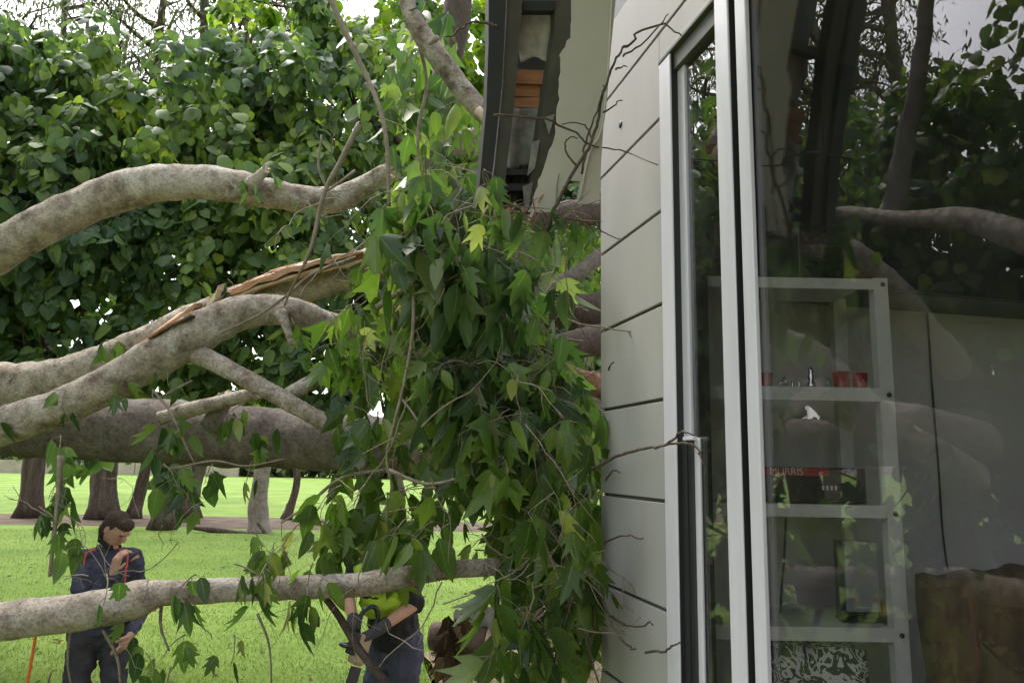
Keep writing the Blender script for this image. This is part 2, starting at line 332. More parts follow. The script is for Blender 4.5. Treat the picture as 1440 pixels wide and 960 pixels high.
def lawn_mat():
    m, nt, out = newmat('lawn_grass'); L = nt.links; b = nd(nt, 'ShaderNodeBsdfPrincipled', i_Roughness=0.9); b.inputs['Specular IOR Level'].default_value = 0.1
    tc = nd(nt, 'ShaderNodeTexCoord')
    n1 = nd(nt, 'ShaderNodeTexNoise'); n1.inputs['Scale'].default_value = 0.35; n1.inputs['Detail'].default_value = 9; n1.inputs['Roughness'].default_value = 0.6
    n2 = nd(nt, 'ShaderNodeTexNoise'); n2.inputs['Scale'].default_value = 14; n2.inputs['Detail'].default_value = 8; n2.inputs['Roughness'].default_value = 0.75
    L.new(tc.outputs['Object'], n1.inputs['Vector']); L.new(tc.outputs['Object'], n2.inputs['Vector'])
    r1 = ramp(nt, [(0.3, (0.10, 0.17, 0.03)), (0.5, (0.148, 0.232, 0.044)), (0.62, (0.18, 0.262, 0.054)), (0.78, (0.22, 0.265, 0.078))]); L.new(n1.outputs[0], r1.inputs[0])
    r2 = ramp(nt, [(0.3, (0.6, 0.6, 0.6)), (0.7, (1.25, 1.25, 1.2))]); L.new(n2.outputs[0], r2.inputs[0])
    mu = nd(nt, 'ShaderNodeMixRGB', blend_type='MULTIPLY', i_0=0.8); L.new(r1.outputs[0], mu.inputs[1]); L.new(r2.outputs[0], mu.inputs[2])
    L.new(mu.outputs[0], b.inputs['Base Color'])
    bp = nd(nt, 'ShaderNodeBump', i_Strength=0.7, i_Distance=0.05); L.new(n2.outputs[0], bp.inputs['Height']); L.new(bp.outputs[0], b.inputs['Normal'])
    L.new(b.outputs[0], out.inputs[0])
lawn_mat()
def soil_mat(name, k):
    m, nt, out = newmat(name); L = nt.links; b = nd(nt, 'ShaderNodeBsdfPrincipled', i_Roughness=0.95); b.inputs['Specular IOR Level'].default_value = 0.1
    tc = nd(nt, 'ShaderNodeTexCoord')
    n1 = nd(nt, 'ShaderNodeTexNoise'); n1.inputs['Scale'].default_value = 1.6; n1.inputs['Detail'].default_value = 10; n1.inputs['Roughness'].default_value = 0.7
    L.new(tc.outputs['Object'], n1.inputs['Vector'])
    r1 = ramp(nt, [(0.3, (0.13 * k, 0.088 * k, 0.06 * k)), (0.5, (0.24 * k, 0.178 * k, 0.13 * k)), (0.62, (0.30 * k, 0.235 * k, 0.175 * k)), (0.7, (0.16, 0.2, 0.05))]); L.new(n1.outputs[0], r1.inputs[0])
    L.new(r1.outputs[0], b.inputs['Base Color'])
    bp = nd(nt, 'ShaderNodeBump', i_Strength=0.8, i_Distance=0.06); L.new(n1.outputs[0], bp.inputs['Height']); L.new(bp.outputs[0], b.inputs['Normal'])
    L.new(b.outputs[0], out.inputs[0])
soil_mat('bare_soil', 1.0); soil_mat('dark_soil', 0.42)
def swirl_mat():
    m, nt, out = newmat('swirl_print'); L = nt.links; b = nd(nt, 'ShaderNodeBsdfPrincipled', i_Roughness=0.6)
    tc = nd(nt, 'ShaderNodeTexCoord'); w = nd(nt, 'ShaderNodeTexNoise'); w.inputs['Scale'].default_value = 14; w.inputs['Detail'].default_value = 1.5; w.inputs['Distortion'].default_value = 2.2
    L.new(tc.outputs['Object'], w.inputs['Vector'])
    mm = nd(nt, 'ShaderNodeMath', operation='MULTIPLY', i_1=26.0); L.new(w.outputs[0], mm.inputs[0])
    sn = nd(nt, 'ShaderNodeMath', operation='SINE'); L.new(mm.outputs[0], sn.inputs[0])
    r = ramp(nt, [(0.0, (0.02, 0.02, 0.02)), (0.12, (0.03, 0.03, 0.03)), (0.3, (0.62, 0.62, 0.58))]); L.new(sn.outputs[0], r.inputs[0])
    L.new(r.outputs[0], b.inputs['Base Color']); L.new(b.outputs[0], out.inputs[0])
swirl_mat()

# ------------------------------------------------------------------ ground
def sheet(name, outline, z, mat, label, cat):
    n = len(outline); c = np.mean(outline, axis=0)
    V = [(c[0], c[1], z)] + [(p[0], p[1], z) for p in outline]
    o = link(name, mesh_py(name, V, [(0, i + 1, (i + 1) % n + 1) for i in range(n)]), mat)
    return tag(o, label, cat, kind='structure')
g = link('lawn', mesh_py('lawn', [(-400, -200, 0), (400, -200, 0), (400, 600, 0), (-400, 600, 0)], [(0, 1, 2, 3)]), MAT['lawn_grass'])
tag(g, 'bright green mown lawn stretching back to the far hedge', 'lawn', kind='structure')
def blob(cx, cy, rx, ry, n=40, amp=0.18, seed=1):
    r = np.random.default_rng(seed); ph = r.uniform(0, 6.28, 5); out = []
    for i in range(n):
        a = 2 * math.pi * i / n; k = 1 + amp * sum(math.sin((j + 2) * a + ph[j]) / (j + 1) for j in range(5))
        out.append((cx + rx * k * math.cos(a), cy + ry * k * math.sin(a)))
    return out
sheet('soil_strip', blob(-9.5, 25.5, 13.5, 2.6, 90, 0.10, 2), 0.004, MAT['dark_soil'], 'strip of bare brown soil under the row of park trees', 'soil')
_r = np.random.default_rng(5)
_edge = [(-0.62 - 0.02 * y + 0.12 * math.sin(y * 1.9) + _r.normal(0, .05), y) for y in np.linspace(-6, 8.6, 40)]
sheet('dirt_path', _edge + [(0.3, 9.2), (4.0, 9.6), (16.0, 9.4), (18.0, 2.0), (16.0, -14.0), (0.0, -14.0)], 0.004, MAT['bare_soil'], 'trodden bare dirt along the side of the house, widened unseen to cut green bounce', 'soil')  # widened around the house, unseen, to cut green bounce from the lawn

# ------------------------------------------------------------------ house
house = thing('house', W(2.9, 0, 0), 'grey clad house with white sliding glass door and storm torn eave', 'house')
GRV = [0.28, 0.60, 0.92, 1.245, 1.559, 1.893, 2.218, 2.535, 2.855, 3.186, 3.50, 3.82]
wall = wbox('wall', 2.312, 2.888, -0.16, -0.014, 0.0, 3.84, MAT['cladding_groove'], house)
for i in range(len(GRV)):
    z1 = GRV[i] - 0.006; z0 = (GRV[i - 1] + 0.006) if i else 0.0
    if z0 < 3.2 and z1 > 3.4:
        wbox('board', 2.306, 2.9, -0.013, 0.0, z0, z1, MAT['cladding'], wall, 0.0025)
    elif z0 > 3.4:
        wbox('board', -3.2, 2.9, -0.013, 0.0, z0, z1, MAT['cladding'], wall, 0.0025)
    else:
        wbox('board', 2.306, 2.9, -0.013, 0.0, z0, z1, MAT['cladding'], wall, 0.0025)
wbox('corner_trim', 2.889, 2.9005, -0.16, -0.0135, 0.0, 3.83, MAT['cladding'], wall)
head_wall = wbox('lintel', -3.2, 2.311, -0.16, -0.014, 3.385, 3.84, MAT['cladding_groove'], house)
wbox('board', -3.2, 2.3055, -0.013, 0.0, 3.388, 3.494, MAT['cladding'], head_wall, 0.0025)
s_, z_ = on_wall(873, 175)
cyl = tube('vent_hole', np.array([W(s_, -0.02, z_), W(s_, 0.003, z_)]), np.array([0.014, 0.014]), MAT['rubber'], house, 14)
# room shell behind the glass
wbox('end_wall', 2.70, 2.886, -4.4, -0.161, 0.0, 3.84, MAT['room_wall'], house)
wbox('back_wall', -3.2, 2.699, -4.6, -4.4, 0.0, 3.84, MAT['room_wall'], house)
for t0, t1, z0, z1 in ((-4.6, -3.2, 0.0, 3.84), (-3.199, -1.8, 0.0, 1.3), (-3.199, -1.8, 2.601, 3.84), (-1.799, -0.161, 0.0, 3.84)):
    wbox('side_wall', -3.4, -3.201, t0, t1, z0, z1, MAT['room_wall'], house)
wbox('added_pane', -3.31, -3.305, -3.199, -1.8, 1.3005, 2.6005, MAT['window_glass'], house)  # unseen window added in the side wall to brighten the room
wbox('front_wall', -3.2, -1.42, -0.16, -0.001, 0.0, 3.384, MAT['cladding'], house)
wbox('base_wall', -1.419, 2.311, -0.16, -0.001, 0.0, 0.90, MAT['cladding'], house)
wbox('floor', -3.2, 2.699, -4.399, -0.161, 0.78, 0.90, MAT['room_floor'], house)
wbox('ceiling', -3.2, 2.699, -4.399, -0.161, 3.56, 3.66, MAT['dark_ceiling'], house)
wbox('roof', -3.6, 2.05, -4.9, 0.62, 3.90, 4.02, MAT['roof_steel'], house)
wbox('roof', 2.051, 2.9, -4.9, -0.05, 3.86, 4.02, MAT['roof_steel'], house)

# sliding door
door = part_empty('sliding_door', house)
def pxs(px, t, py=480): return on_wall(px, py, t)[0]
ZB, ZT = 0.905, 3.37
M0_ = pxs(1016, 0.012)
aw = MAT['alu_white']
J0, J1 = pxs(931, 0.010), pxs(948, 0.010)
TG = -0.018                                                          # face of the recessed sash
wbox('gasket', J0 - 0.001, 2.3055, -0.10, 0.003, ZB, ZT, MAT['rubber'], door)
wbox('jamb', J1, J0 - 0.002, 0.003, 0.010, ZB, ZT - 0.001, aw, door, 0.003)
wbox('jamb_back', J1, J0 - 0.002, -0.11, 0.0027, ZB, ZT - 0.001, MAT['rubber'], door)
wbox('head', -1.40, J0 - 0.002, -0.11, 0.012, ZT, ZT + 0.016, MAT['alu_shade'], door, 0.003)  # white head bar; shade of its underside put into the dark colour
wbox('head_track', M0_ + 0.001, J1 - 0.001, -0.11, -0.050, ZT - 0.075, ZT - 0.001, MAT['alu_shade'], door, 0.003)
wbox('head_fascia', M0_ + 0.001, J1 - 0.001, -0.048, -0.004, ZT - 0.06, ZT - 0.0015, MAT['alu_shade'], door, 0.002)
S0, S1 = pxs(957.5, TG), pxs(969, TG)
wbox('stile', S1, S0, -0.030, TG, ZB, ZT - 0.062, aw, door, 0.002)
wbox('gasket', S0 + 0.0005, J1 - 0.0005, -0.11, TG - 0.006, ZB, ZT - 0.062, MAT['rubber'], door)
wbox('sill', -1.40, J0 - 0.003, -0.11, 0.05, ZB - 0.004, ZB + 0.02, aw, door, 0.003)
# mullion of two white stiles with a black gap between
M0, M1, M2, M3 = M0_, pxs(1036, 0.012), pxs(1047, 0.004), pxs(1063, 0.004)
wbox('mullion', M1, M0, 0.005, 0.012, ZB + 0.021, ZT - 0.0012, aw, door, 0.003)
wbox('mullion_edge', M0 + 0.0005, M0 + 0.022, -0.040, -0.020, ZB + 0.021, ZT - 0.062, MAT['olive_grey'], door, 0.001)
wbox('gasket', M1, M1 + 0.03, -0.022, 0.0047, ZB + 0.021, ZT - 0.0012, MAT['rubber'], door)
wbox('gasket', M2 + 0.0005, M1 - 0.0003, -0.022, -0.012, ZB + 0.021, ZT - 0.0012, MAT['rubber'], door)
wbox('stile', M3, M2, -0.010, 0.004, ZB + 0.021, ZT - 0.0012, aw, door, 0.003)
wbox('stile', -1.40, -1.30, -0.09, 0.004, ZB + 0.021, ZT - 0.0012, aw, door, 0.003)
wbox('pane', M0 + 0.023, S1 - 0.0005, -0.030, -0.026, ZB + 0.021, ZT - 0.062, MAT['window_glass'], door)
wbox('pane', -1.299, M3 - 0.0005, -0.016, -0.012, ZB + 0.021, ZT - 0.0013, MAT['window_glass'], door)
zh = on_wall(965, 616, -0.01)[1]
wbox('handle_rail', pxs(976, -0.008, 780), pxs(960.5, -0.008, 780), -0.0175, -0.008, 1.0, zh - 0.008, MAT['handle_grey'], door, 0.002)
wbox('handle_rib', pxs(969, -0.006, 780), pxs(967, -0.006, 780), -0.0078, -0.004, 1.0, zh - 0.02, MAT['rubber'], door, 0.001)
wbox('handle_plate', pxs(986, -0.016, 780), pxs(977, -0.016, 780), -0.0255, -0.016, 1.0, zh, aw, door, 0.003)
wbox('handle_cap', pxs(975, -0.004, 616), pxs(960, -0.004, 616), -0.0175, -0.003, zh - 0.007, zh + 0.004, aw, door, 0.002)

# torn eave: this bay has dropped and hangs steeply from the roof edge
eave = part_empty('eave', house)
HS, HZ = 2.135, 3.50                     # hanging plane passes here ...
hv = np.array([0.175, -0.65]); hv /= np.linalg.norm(hv)     # ... and drops along (s, z)
_hn = D * (-hv[1]) + np.array([0, 0, 1.0]) * hv[0]          # its normal (away from the camera)
_hd = D * hv[0] + np.array([0, 0, 1.0]) * hv[1]
_hp = W(HS, 0.55, HZ)
def hang(px, py, off=0.0):
    d = _F + _R * (px - 720) / FPX + _U * (480 - py) / FPX
    k = ((_hp + _hn * off - EYE) @ _hn) / (d @ _hn); return EYE + d * k
def slab(name, front, th, mat, parent, off=0.0, jit=0.0, bev=0.0):
    """outline in photo px on the hanging plane, given real thickness"""
    A = np.array([hang(x, y, off) for x, y in front]); B = A + _hn * th
    if jit:
        w = np.array([jit * math.sin(i * 1.7) for i in range(len(A))]); A = A + _hn * w[:, None]; B = B + _hn * w[:, None]
    n = len(A); V = np.vstack([A, B])
    F = [tuple(range(n)), tuple(range(2 * n - 1, n - 1, -1))] + [(i, i + n, (i + 1) % n + n, (i + 1) % n) for i in range(n)]
    bm = bmesh.new(); vs_ = [bm.verts.new(v) for v in V]
    for f in F: bm.faces.new([vs_[i] for i in f])
    bmesh.ops.recalc_face_normals(bm, faces=bm.faces); bmesh.ops.triangulate(bm, faces=[f for f in bm.faces if len(f.verts) > 4])
    if bev: bmesh.ops.bevel(bm, geom=list(bm.edges), offset=bev, segments=1, affect='EDGES')
    me = bpy.data.meshes.new(name); bm.to_mesh(me); bm.free()
    return link(name, me, mat, parent)
slab('gutter', [(688, -235), (711, -235), (712, 0), (706, 120), (694, 230), (686, 292), (668, 292), (674, 262), (684, 150), (687, 60)], 0.055, MAT['fascia_dark'], eave, -0.015)
slab('fascia', [(713, -235), (737, -235), (735, 0), (723, 150), (711, 250), (706, 300), (688, 300), (697, 232), (708, 122), (714, 0)], 0.07, MAT['rafter_wood'], eave, 0.0)
slab('rafter', [(783, -235), (808, -235), (807, 0), (800, 110), (780, 220), (756, 300), (738, 300), (745, 260), (764, 150), (780, 40)], 0.08, MAT['rafter_wood'], eave, 0.035)
slab('noggin', [(736, 2), (782, 2), (781, 15), (736, 15)], 0.05, MAT['fascia_dark'], eave, 0.03)
slab('noggin', [(708, 238), (752, 238), (750, 246), (707, 246)], 0.05, MAT['fascia_dark'], eave, 0.05)
slab('noggin', [(704, 258), (746, 258), (744, 268), (703, 268)], 0.05, MAT['fascia_dark'], eave, 0.05)
slab('roof_sheet', [(690, -235), (800, -235), (800, 0), (772, 200), (748, 296), (690, 296), (700, 150)], 0.008, MAT['roof_steel'], eave, 0.20)
slab('timber_batten', [(716, 97), (786, 100), (784, 119), (714, 117)], 0.03, MAT['pine_wood'], eave, 0.10, 0.003)
slab('timber_batten', [(715, 119), (783, 121), (780, 137), (713, 136)], 0.03, MAT['pine_wood'], eave, 0.115, 0.004)
slab('timber_batten', [(713, 138), (779, 136), (776, 152), (712, 151)], 0.03, MAT['pine_wood'], eave, 0.105, 0.003)
def lump_sheet(name, x0, x1, y0, y1, off, amp, mat, seed, nx=10, ny=16, fold=10.0, taper=0.0):
    """crumpled hanging sheet with thickness"""
    r = np.random.default_rng(seed); ph = r.uniform(0, 6.28, 6); V = []
    for b in range(2):
        for j in range(ny):
            for i in range(nx):
                u, v = i / (nx - 1), j / (ny - 1)
                cx = (x0 + x1) / 2; hw = (x1 - x0) / 2 * (1 - taper * v * v)
                x = cx + (2 * u - 1) * hw + 2.5 * math.sin(v * 7 + ph[0]) ; y = y0 + (y1 - y0) * v + 4 * math.sin(u * 9 + ph[1]) * v
                o = off + amp * (math.sin(u * fold + ph[2] + 2 * v) + 0.6 * math.sin(u * fold * 2.1 + v * 4 + ph[3]) + 0.4 * math.sin(v * 9 + ph[4])) + 0.012 * b
                V.append(hang(x, y, o))
    F = []; m = nx * ny
    for j in range(ny - 1):
        for i in range(nx - 1):
            a = j * nx + i; F += [(a, a + 1, a + nx + 1, a + nx), (m + a, m + a + nx, m + a + nx + 1, m + a + 1)]
    rim = [(i, i + 1) for i in range(nx - 1)] + [((ny - 1) * nx + i + 1, (ny - 1) * nx + i) for i in range(nx - 1)] + [((j + 1) * nx, j * nx) for j in range(ny - 1)] + [(j * nx + nx - 1, (j + 1) * nx + nx - 1) for j in range(ny - 1)]
    F += [(b_, a_, a_ + m, b_ + m) for a_, b_ in rim]
    return link(name, bm_fix(mesh_py(name, V, F)), mat, eave, True)
lump_sheet('insulation_batt', 728, 786, 2, 84, 0.10, 0.009, MAT['insulation'], 3, taper=0.05, fold=7)
lump_sheet('foil_sheet', 712, 768, 152, 236, 0.10, 0.008, MAT['foil'], 8, fold=9, taper=-0.05)
lump_sheet('foil_sheet', 702, 748, 232, 292, 0.11, 0.010, MAT['fascia_dark'], 9, fold=8)
# torn soffit sheet, with its broken lower edge and the hole
def ragged(pts, k=5, amp=2.4, seed=3):
    r = np.random.default_rng(seed); out = []
    for (x0, y0), (x1, y1) in zip(pts[:-1], pts[1:]):
        for j in range(k): u = j / k; out.append((x0 + (x1 - x0) * u + (r.normal(0, amp) if 0 < j else 0), y0 + (y1 - y0) * u + (r.normal(0, amp * .5) if 0 < j else 0)))
    return out + [pts[-1]]
slab('soffit_sheet', [(806, -235), (892, -235), (866, 0), (858, 80), (850, 155), (846, 220), (843, 286), (812, 287), (816, 255), (803, 254), (792, 262), (787, 280), (785, 296), (762, 299)] + ragged([(743, 298), (757, 262), (768, 228), (780, 195), (783, 160), (787, 120), (789, 82), (797, 60), (803, 50), (804, 20)], 4, 1.3), 0.008, MAT['soffit'], eave, -0.02)
for i, (x, y, x2, y2, w) in enumerate([(757, 285, 741, 318, 5), (748, 292, 752, 322, 4), (700, 292, 690, 322, 5), (716, 292, 722, 316, 4), (690, 285, 676, 308, 4), (772, 262, 756, 286, 3), (725, 286, 715, 310, 3), (735, 292, 738, 312, 3)]):
    P0, P1 = hang(x, y, -0.01), hang(x2, y2, -0.03)
    tube('splinter', np.array([P0, (P0 + P1) / 2 + _hn * 0.004, P1]), np.array([w, w * .7, w * .15]) * 2.4 / FPX, MAT['pine_wood'] if i % 2 else MAT['wood_pale'], eave, 5, 0.3, 300 + i)
for i, pts in enumerate([[(748, 200), (760, 196), (752, 236), (741, 248)], [(765, 165), (781, 160), (772, 190)], [(735, 262), (750, 256), (744, 290), (738, 300)]]):
    slab('torn_lining', pts, 0.003, MAT['foil'], eave, 0.02, 0.006)
tube('soffit_strip', catmull(np.array([hang(868, -160, -0.026), hang(851, 150, -0.026), hang(829, 215, -0.026), hang(815, 280, -0.024)]), 8), np.full(25, 0.004), MAT['soffit'], eave, 6)

# ------------------------------------------------------------------ foliage kit
MIDS = {}
def leaf_template(half, centre_y, fold, curl, twist=0.0, fan=False):
    """leaf with a midrib: base at the origin, tip towards +y, length 1; third item marks the rib vertices"""
    def zf(x, y): return -fold * abs(x) - curl * y * y + twist * x * y
    if fan:
        ring = half + [(-x, y) for x, y in reversed(half) if x > 1e-6]; V = [(0.0, centre_y)] + ring
        n = len(ring); return np.array([(x, y, zf(x, y)) for x, y in V]), np.array([(0, i + 1, (i + 1) % n + 1) for i in range(n)], np.int32), np.array([1.0] + [0.0] * n)
    m = len(half); ys = [half[0][1]] + [max(0.02, min(y, 0.97)) for x, y in half[1:-1]] + [half[-1][1]]
    for i in range(1, m - 1): ys[i] = max(ys[i], ys[i - 1] + 0.02)
    if m in MIDS and half[3][0] > 0.39: ys = [half[0][1]] + MIDS[m] + [1.0]
    V, rib = [], []
    for i, (x, y) in enumerate(half): V.append((0.0, min(ys[i], 1.0), zf(0, ys[i]) + 0.0)); rib.append(1.0)
    for sg in (1, -1):
        for i in range(1, m - 1): x, y = half[i]; V.append((sg * x, y, zf(x, y) + twist * 0.3 * sg * x)); rib.append(0.0)
    F = []
    for q in range(2):
        o = m + q * (m - 2) - 1                       # outline index of i is o + i
        F.append((0, o + 1, 1)); 
        for i in range(1, m - 2): F += [(i, o + i, o + i + 1), (i, o + i + 1, i + 1)]
        F.append((m - 2, o + m - 2, m - 1))
    F = [f if i < len(F) // 2 else (f[0], f[2], f[1]) for i, f in enumerate(F)]
    return np.array(V), np.array(F, np.int32), np.array(rib)
H_LOBED = [(0.0, 0.0), (0.10, 0.0), (0.22, 0.08), (0.40, 0.36), (0.22, 0.32), (0.27, 0.5), (0.40, 0.78), (0.15, 0.58), (0.12, 0.76), (0.0, 1.0)]
MIDS[10] = [0.05, 0.12, 0.20, 0.26, 0.32, 0.38, 0.5, 0.72]
H_TRI = [(0.0, 0.0), (0.14, 0.04), (0.22, 0.22), (0.44, 0.54), (0.21, 0.52), (0.13, 0.74), (0.0, 1.0)]
MIDS[7] = [0.04, 0.14, 0.3, 0.42, 0.7]
H_OVATE = [(0.0, 0.0), (0.16, 0.1), (0.25, 0.32), (0.2, 0.62), (0.08, 0.86), (0.0, 1.0)]
H_HEART = [(0.0, 0.06), (0.2, -0.05), (0.4, 0.06), (0.48, 0.3), (0.36, 0.6), (0.15, 0.85), (0.0, 1.0)]
H_LANCE = [(0.0, 0.0), (0.1, 0.4), (0.0, 1.0)]
T_FALL = [leaf_template(H_LOBED, 0.3, 0.35, 0.25), leaf_template(H_LOBED, 0.3, 0.7, 0.45, 0.4), leaf_template(H_LOBED, 0.3, 0.15, -0.2, -0.5),
          leaf_template(H_TRI, 0.35, 0.5, 0.3, 0.3), leaf_template(H_TRI, 0.35, 0.9, 0.1, -0.4), leaf_template(H_OVATE, 0.4, 0.6, 0.35), leaf_template(H_OVATE, 0.4, 0.3, -0.25, 0.5)]
T_HEART = [leaf_template(H_HEART, 0.35, 0.2, 0.2), leaf_template(H_HEART, 0.35, 0.45, 0.1, 0.3), leaf_template(H_HEART, 0.35, 0.05, 0.35, -0.3)]
T_HFAN = [leaf_template(H_HEART, 0.35, 0.2, 0.2, 0, True), leaf_template(H_HEART, 0.35, 0.45, 0.1, 0.3, True)]
T_LANCE = [leaf_template(H_LANCE, 0.45, 0.2, 0.3, 0, True), leaf_template(H_LANCE, 0.45, 0.2, -0.3, 0, True)]
def unit(a): return a / (np.linalg.norm(a, axis=-1, keepdims=True) + 1e-9)
def leaf_frames(tip, nrm):
    tip = unit(tip); nrm = unit(nrm - tip * np.sum(tip * nrm, -1, keepdims=True)); side = np.cross(tip, nrm); return side, tip, nrm
def leaf_mesh(name, pos, tip, nrm, size, templates, tid):
    side, tip, nrm = leaf_frames(tip, nrm); Vs, Fs, Rs, off = [], [], [], 0
    for k, (TV, TF, TR) in enumerate(templates):
        m = tid == k
        if not m.any(): continue
        a = TV[None, :, 0:1] * side[m][:, None] + TV[None, :, 1:2] * tip[m][:, None] + TV[None, :, 2:3] * nrm[m][:, None]
        V = pos[m][:, None] + a * size[m][:, None, None]; n = m.sum()
        Vs.append(V.reshape(-1, 3)); Rs.append(np.tile(TR, n)); Fs.append((TF[None] + (np.arange(n) * len(TV))[:, None, None] + off).reshape(-1, 3)); off += n * len(TV)
    me = mesh_np(name, np.vstack(Vs), np.vstack(Fs)); at_ = me.attributes.new('rib', 'FLOAT', 'POINT'); at_.data.foreach_set('value', np.concatenate(Rs).astype(np.float32))
    me.polygons.foreach_set('use_smooth', np.ones(len(me.polygons), bool)); return me
_LM = {}
def leaf_objects(pos, tip, nrm, size, templates, tid, mat, parent, key):
    side, tip, nrm = leaf_frames(tip, nrm); base = ROOT[parent]
    for i in range(len(pos)):
        k = (key, int(tid[i]))
        if k not in _LM:
            me = mesh_py('leaf', templates[tid[i]][0], [tuple(f) for f in templates[tid[i]][1].tolist()]); me.materials.append(mat); _LM[k] = me
            at_ = me.attributes.new('rib', 'FLOAT', 'POINT'); at_.data.foreach_set('value', templates[tid[i]][2].astype(np.float32)); me.polygons.foreach_set('use_smooth', np.ones(len(me.polygons), bool))
        o = bpy.data.objects.new('leaf', _LM[k]); COL.objects.link(o); o.parent = parent
        M = Matrix.Identity(4); s = float(size[i])
        for r_ in range(3):
            M[r_][0] = side[i][r_] * s; M[r_][1] = tip[i][r_] * s; M[r_][2] = nrm[i][r_] * s; M[r_][3] = pos[i][r_] - base[r_]
        o.matrix_local = M
def split_leaves(pos, tip, nrm, size, n):
    """the n leaves that show largest: in view, near, turned to the camera"""
    v = pos - EYE; dist = np.linalg.norm(v, axis=1); z = v @ _F
    px = 720 + FPX * (v @ _R) / np.maximum(z, .1); py = 480 - FPX * (v @ _U) / np.maximum(z, .1)
    inside = (z > 0.5) & (px > 10) & (px < 1430) & (py > 10) & (py < 950)
    cell = np.floor(px / 26).astype(int) * 1000 + np.floor(py / 26).astype(int)
    order = np.argsort(dist); rank = np.zeros(len(pos)); seen = {}
    for i in order:
        if inside[i]: rank[i] = seen.get(cell[i], 0); seen[cell[i]] = rank[i] + 1
    sc = size / dist * (0.25 + np.abs(np.sum(unit(nrm) * unit(v), 1))) / (1 + 1.5 * rank) * inside
    pick = np.zeros(len(pos), bool); pick[np.argsort(-sc)[:n]] = True; return pick
def foliage(pos, tip, nrm, size, templates, tid, mat, parent, n_parts, key, name='foliage'):
    if n_parts:
        p = split_leaves(pos, tip, nrm, size, n_parts)
        leaf_objects(pos[p], tip[p], nrm[p], size[p], templates, tid[p], mat, parent, key)
        q = ~p
    else: q = np.ones(len(pos), bool)
    o = link(name, leaf_mesh(name, pos[q], tip[q], nrm[q], size[q], templates, tid[q]), mat, parent); o['kind'] = 'stuff'; return o

# ------------------------------------------------------------------ the fallen tree
ft = thing('fallen_tree', at(-200, 700, 5.0) * [1, 1, 0], 'big fallen tree with pale limbs and wilting leaves lying against the house', 'tree')
bp_, bd_ = MAT['bark_pale'], MAT['bark_dark']
px_tube('limb', [(-150, 436, 3.95, 66), (-80, 396, 3.9, 66), (0, 352, 3.85, 63), (70, 312, 3.8, 62), (150, 276, 3.8, 62), (215, 259, 3.8, 60), (290, 257, 3.8, 55), (350, 266, 3.85, 49), (420, 279, 3.9, 45), (470, 281, 3.95, 41), (510, 263, 4.0, 35), (546, 242, 4.0, 31)], bp_, ft, 14, 28, 0.10, 1, 0.9, MAT['wood_pale'])
px_tube('limb', [(-160, 646, 3.7, 64), (-80, 622, 3.65, 62), (0, 600, 3.6, 60), (70, 578, 3.6, 56), (140, 548, 3.6, 57), (200, 515, 3.6, 60), (260, 480, 3.6, 64), (310, 450, 3.65, 58), (360, 436, 3.7, 50), (410, 438, 3.75, 47), (450, 452, 3.8, 40), (500, 462, 3.85, 36), (560, 455, 3.9, 28), (640, 440, 4.0, 20)], bp_, ft, 14, 28, 0.11, 2, 0.5, MAT['wood_pale'])
big = px_tube('limb', [(-400, 570, 5.0, 90), (-150, 548, 4.7, 84), (0, 545, 4.55, 74), (80, 532, 4.5, 62), (140, 512, 4.45, 56), (220, 478, 4.4, 56), (300, 442, 4.35, 58), (400, 408, 4.3, 60), (510, 378, 4.3, 56), (570, 352, 4.36, 52)], bp_, ft, 14, 28, 0.12, 3)
px_tube('limb', [(540, 366, 4.34, 46), (600, 340, 4.4, 50), (700, 318, 4.6, 46), (800, 302, 4.8, 42), (900, 285, 5.0, 36)], MAT['bark_shade'], ft, 10, 20, 0.2, 18)  # far end of the pale limb, its shade put into the bark colour
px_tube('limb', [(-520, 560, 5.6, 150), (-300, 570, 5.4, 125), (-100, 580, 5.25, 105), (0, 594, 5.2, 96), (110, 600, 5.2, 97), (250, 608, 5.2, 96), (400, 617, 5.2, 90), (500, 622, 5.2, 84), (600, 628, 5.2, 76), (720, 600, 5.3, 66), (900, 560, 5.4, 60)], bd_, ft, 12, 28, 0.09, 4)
px_tube('limb', [(-1500, 1380, 3.6, 80), (-1000, 1160, 3.3, 74), (-560, 1000, 3.0, 62), (-260, 915, 2.75, 56), (-80, 885, 2.7, 55), (0, 873, 2.7, 54), (90, 863, 2.7, 54), (150, 853, 2.7, 55), (192, 842, 2.71, 55), (212, 837, 2.72, 44), (224, 834, 2.73, 36), (300, 830, 2.8, 36), (400, 826, 2.85, 34), (500, 822, 2.9, 36), (560, 812, 2.95, 32), (620, 802, 3.0, 28), (700, 796, 3.1, 22)], bp_, ft, 14, 28, 0.09, 5)
px_tube('limb', [(268, 494, 3.62, 36), (300, 508, 3.58, 30), (345, 532, 3.55, 27), (400, 562, 3.5, 28), (450, 590, 3.5, 24), (492, 616, 3.5, 19), (515, 655, 3.5, 14)], bp_, ft, 8, 16, 0.12, 6)
px_tube('branch', [(398, 558, 3.5, 18), (425, 543, 3.55, 22), (450, 530, 3.6, 17), (480, 507, 3.65, 11), (520, 495, 3.7, 8)], bp_, ft, 6, 12, 0.1, 7)
px_tube('branch', [(225, 588, 4.9, 20), (260, 578, 4.88, 22), (310, 565, 4.85, 20), (345, 556, 4.85, 18), (363, 552, 4.85, 20)], bp_, ft, 6, 12, 0.15, 8, 0.9, MAT['wood_pale'])
px_tube('branch', [(612, 208, 4.1, 26), (640, 203, 4.1, 36), (690, 190, 4.2, 44), (760, 175, 4.6, 44)], bp_, ft, 6, 14, 0.12, 9, 0.6)
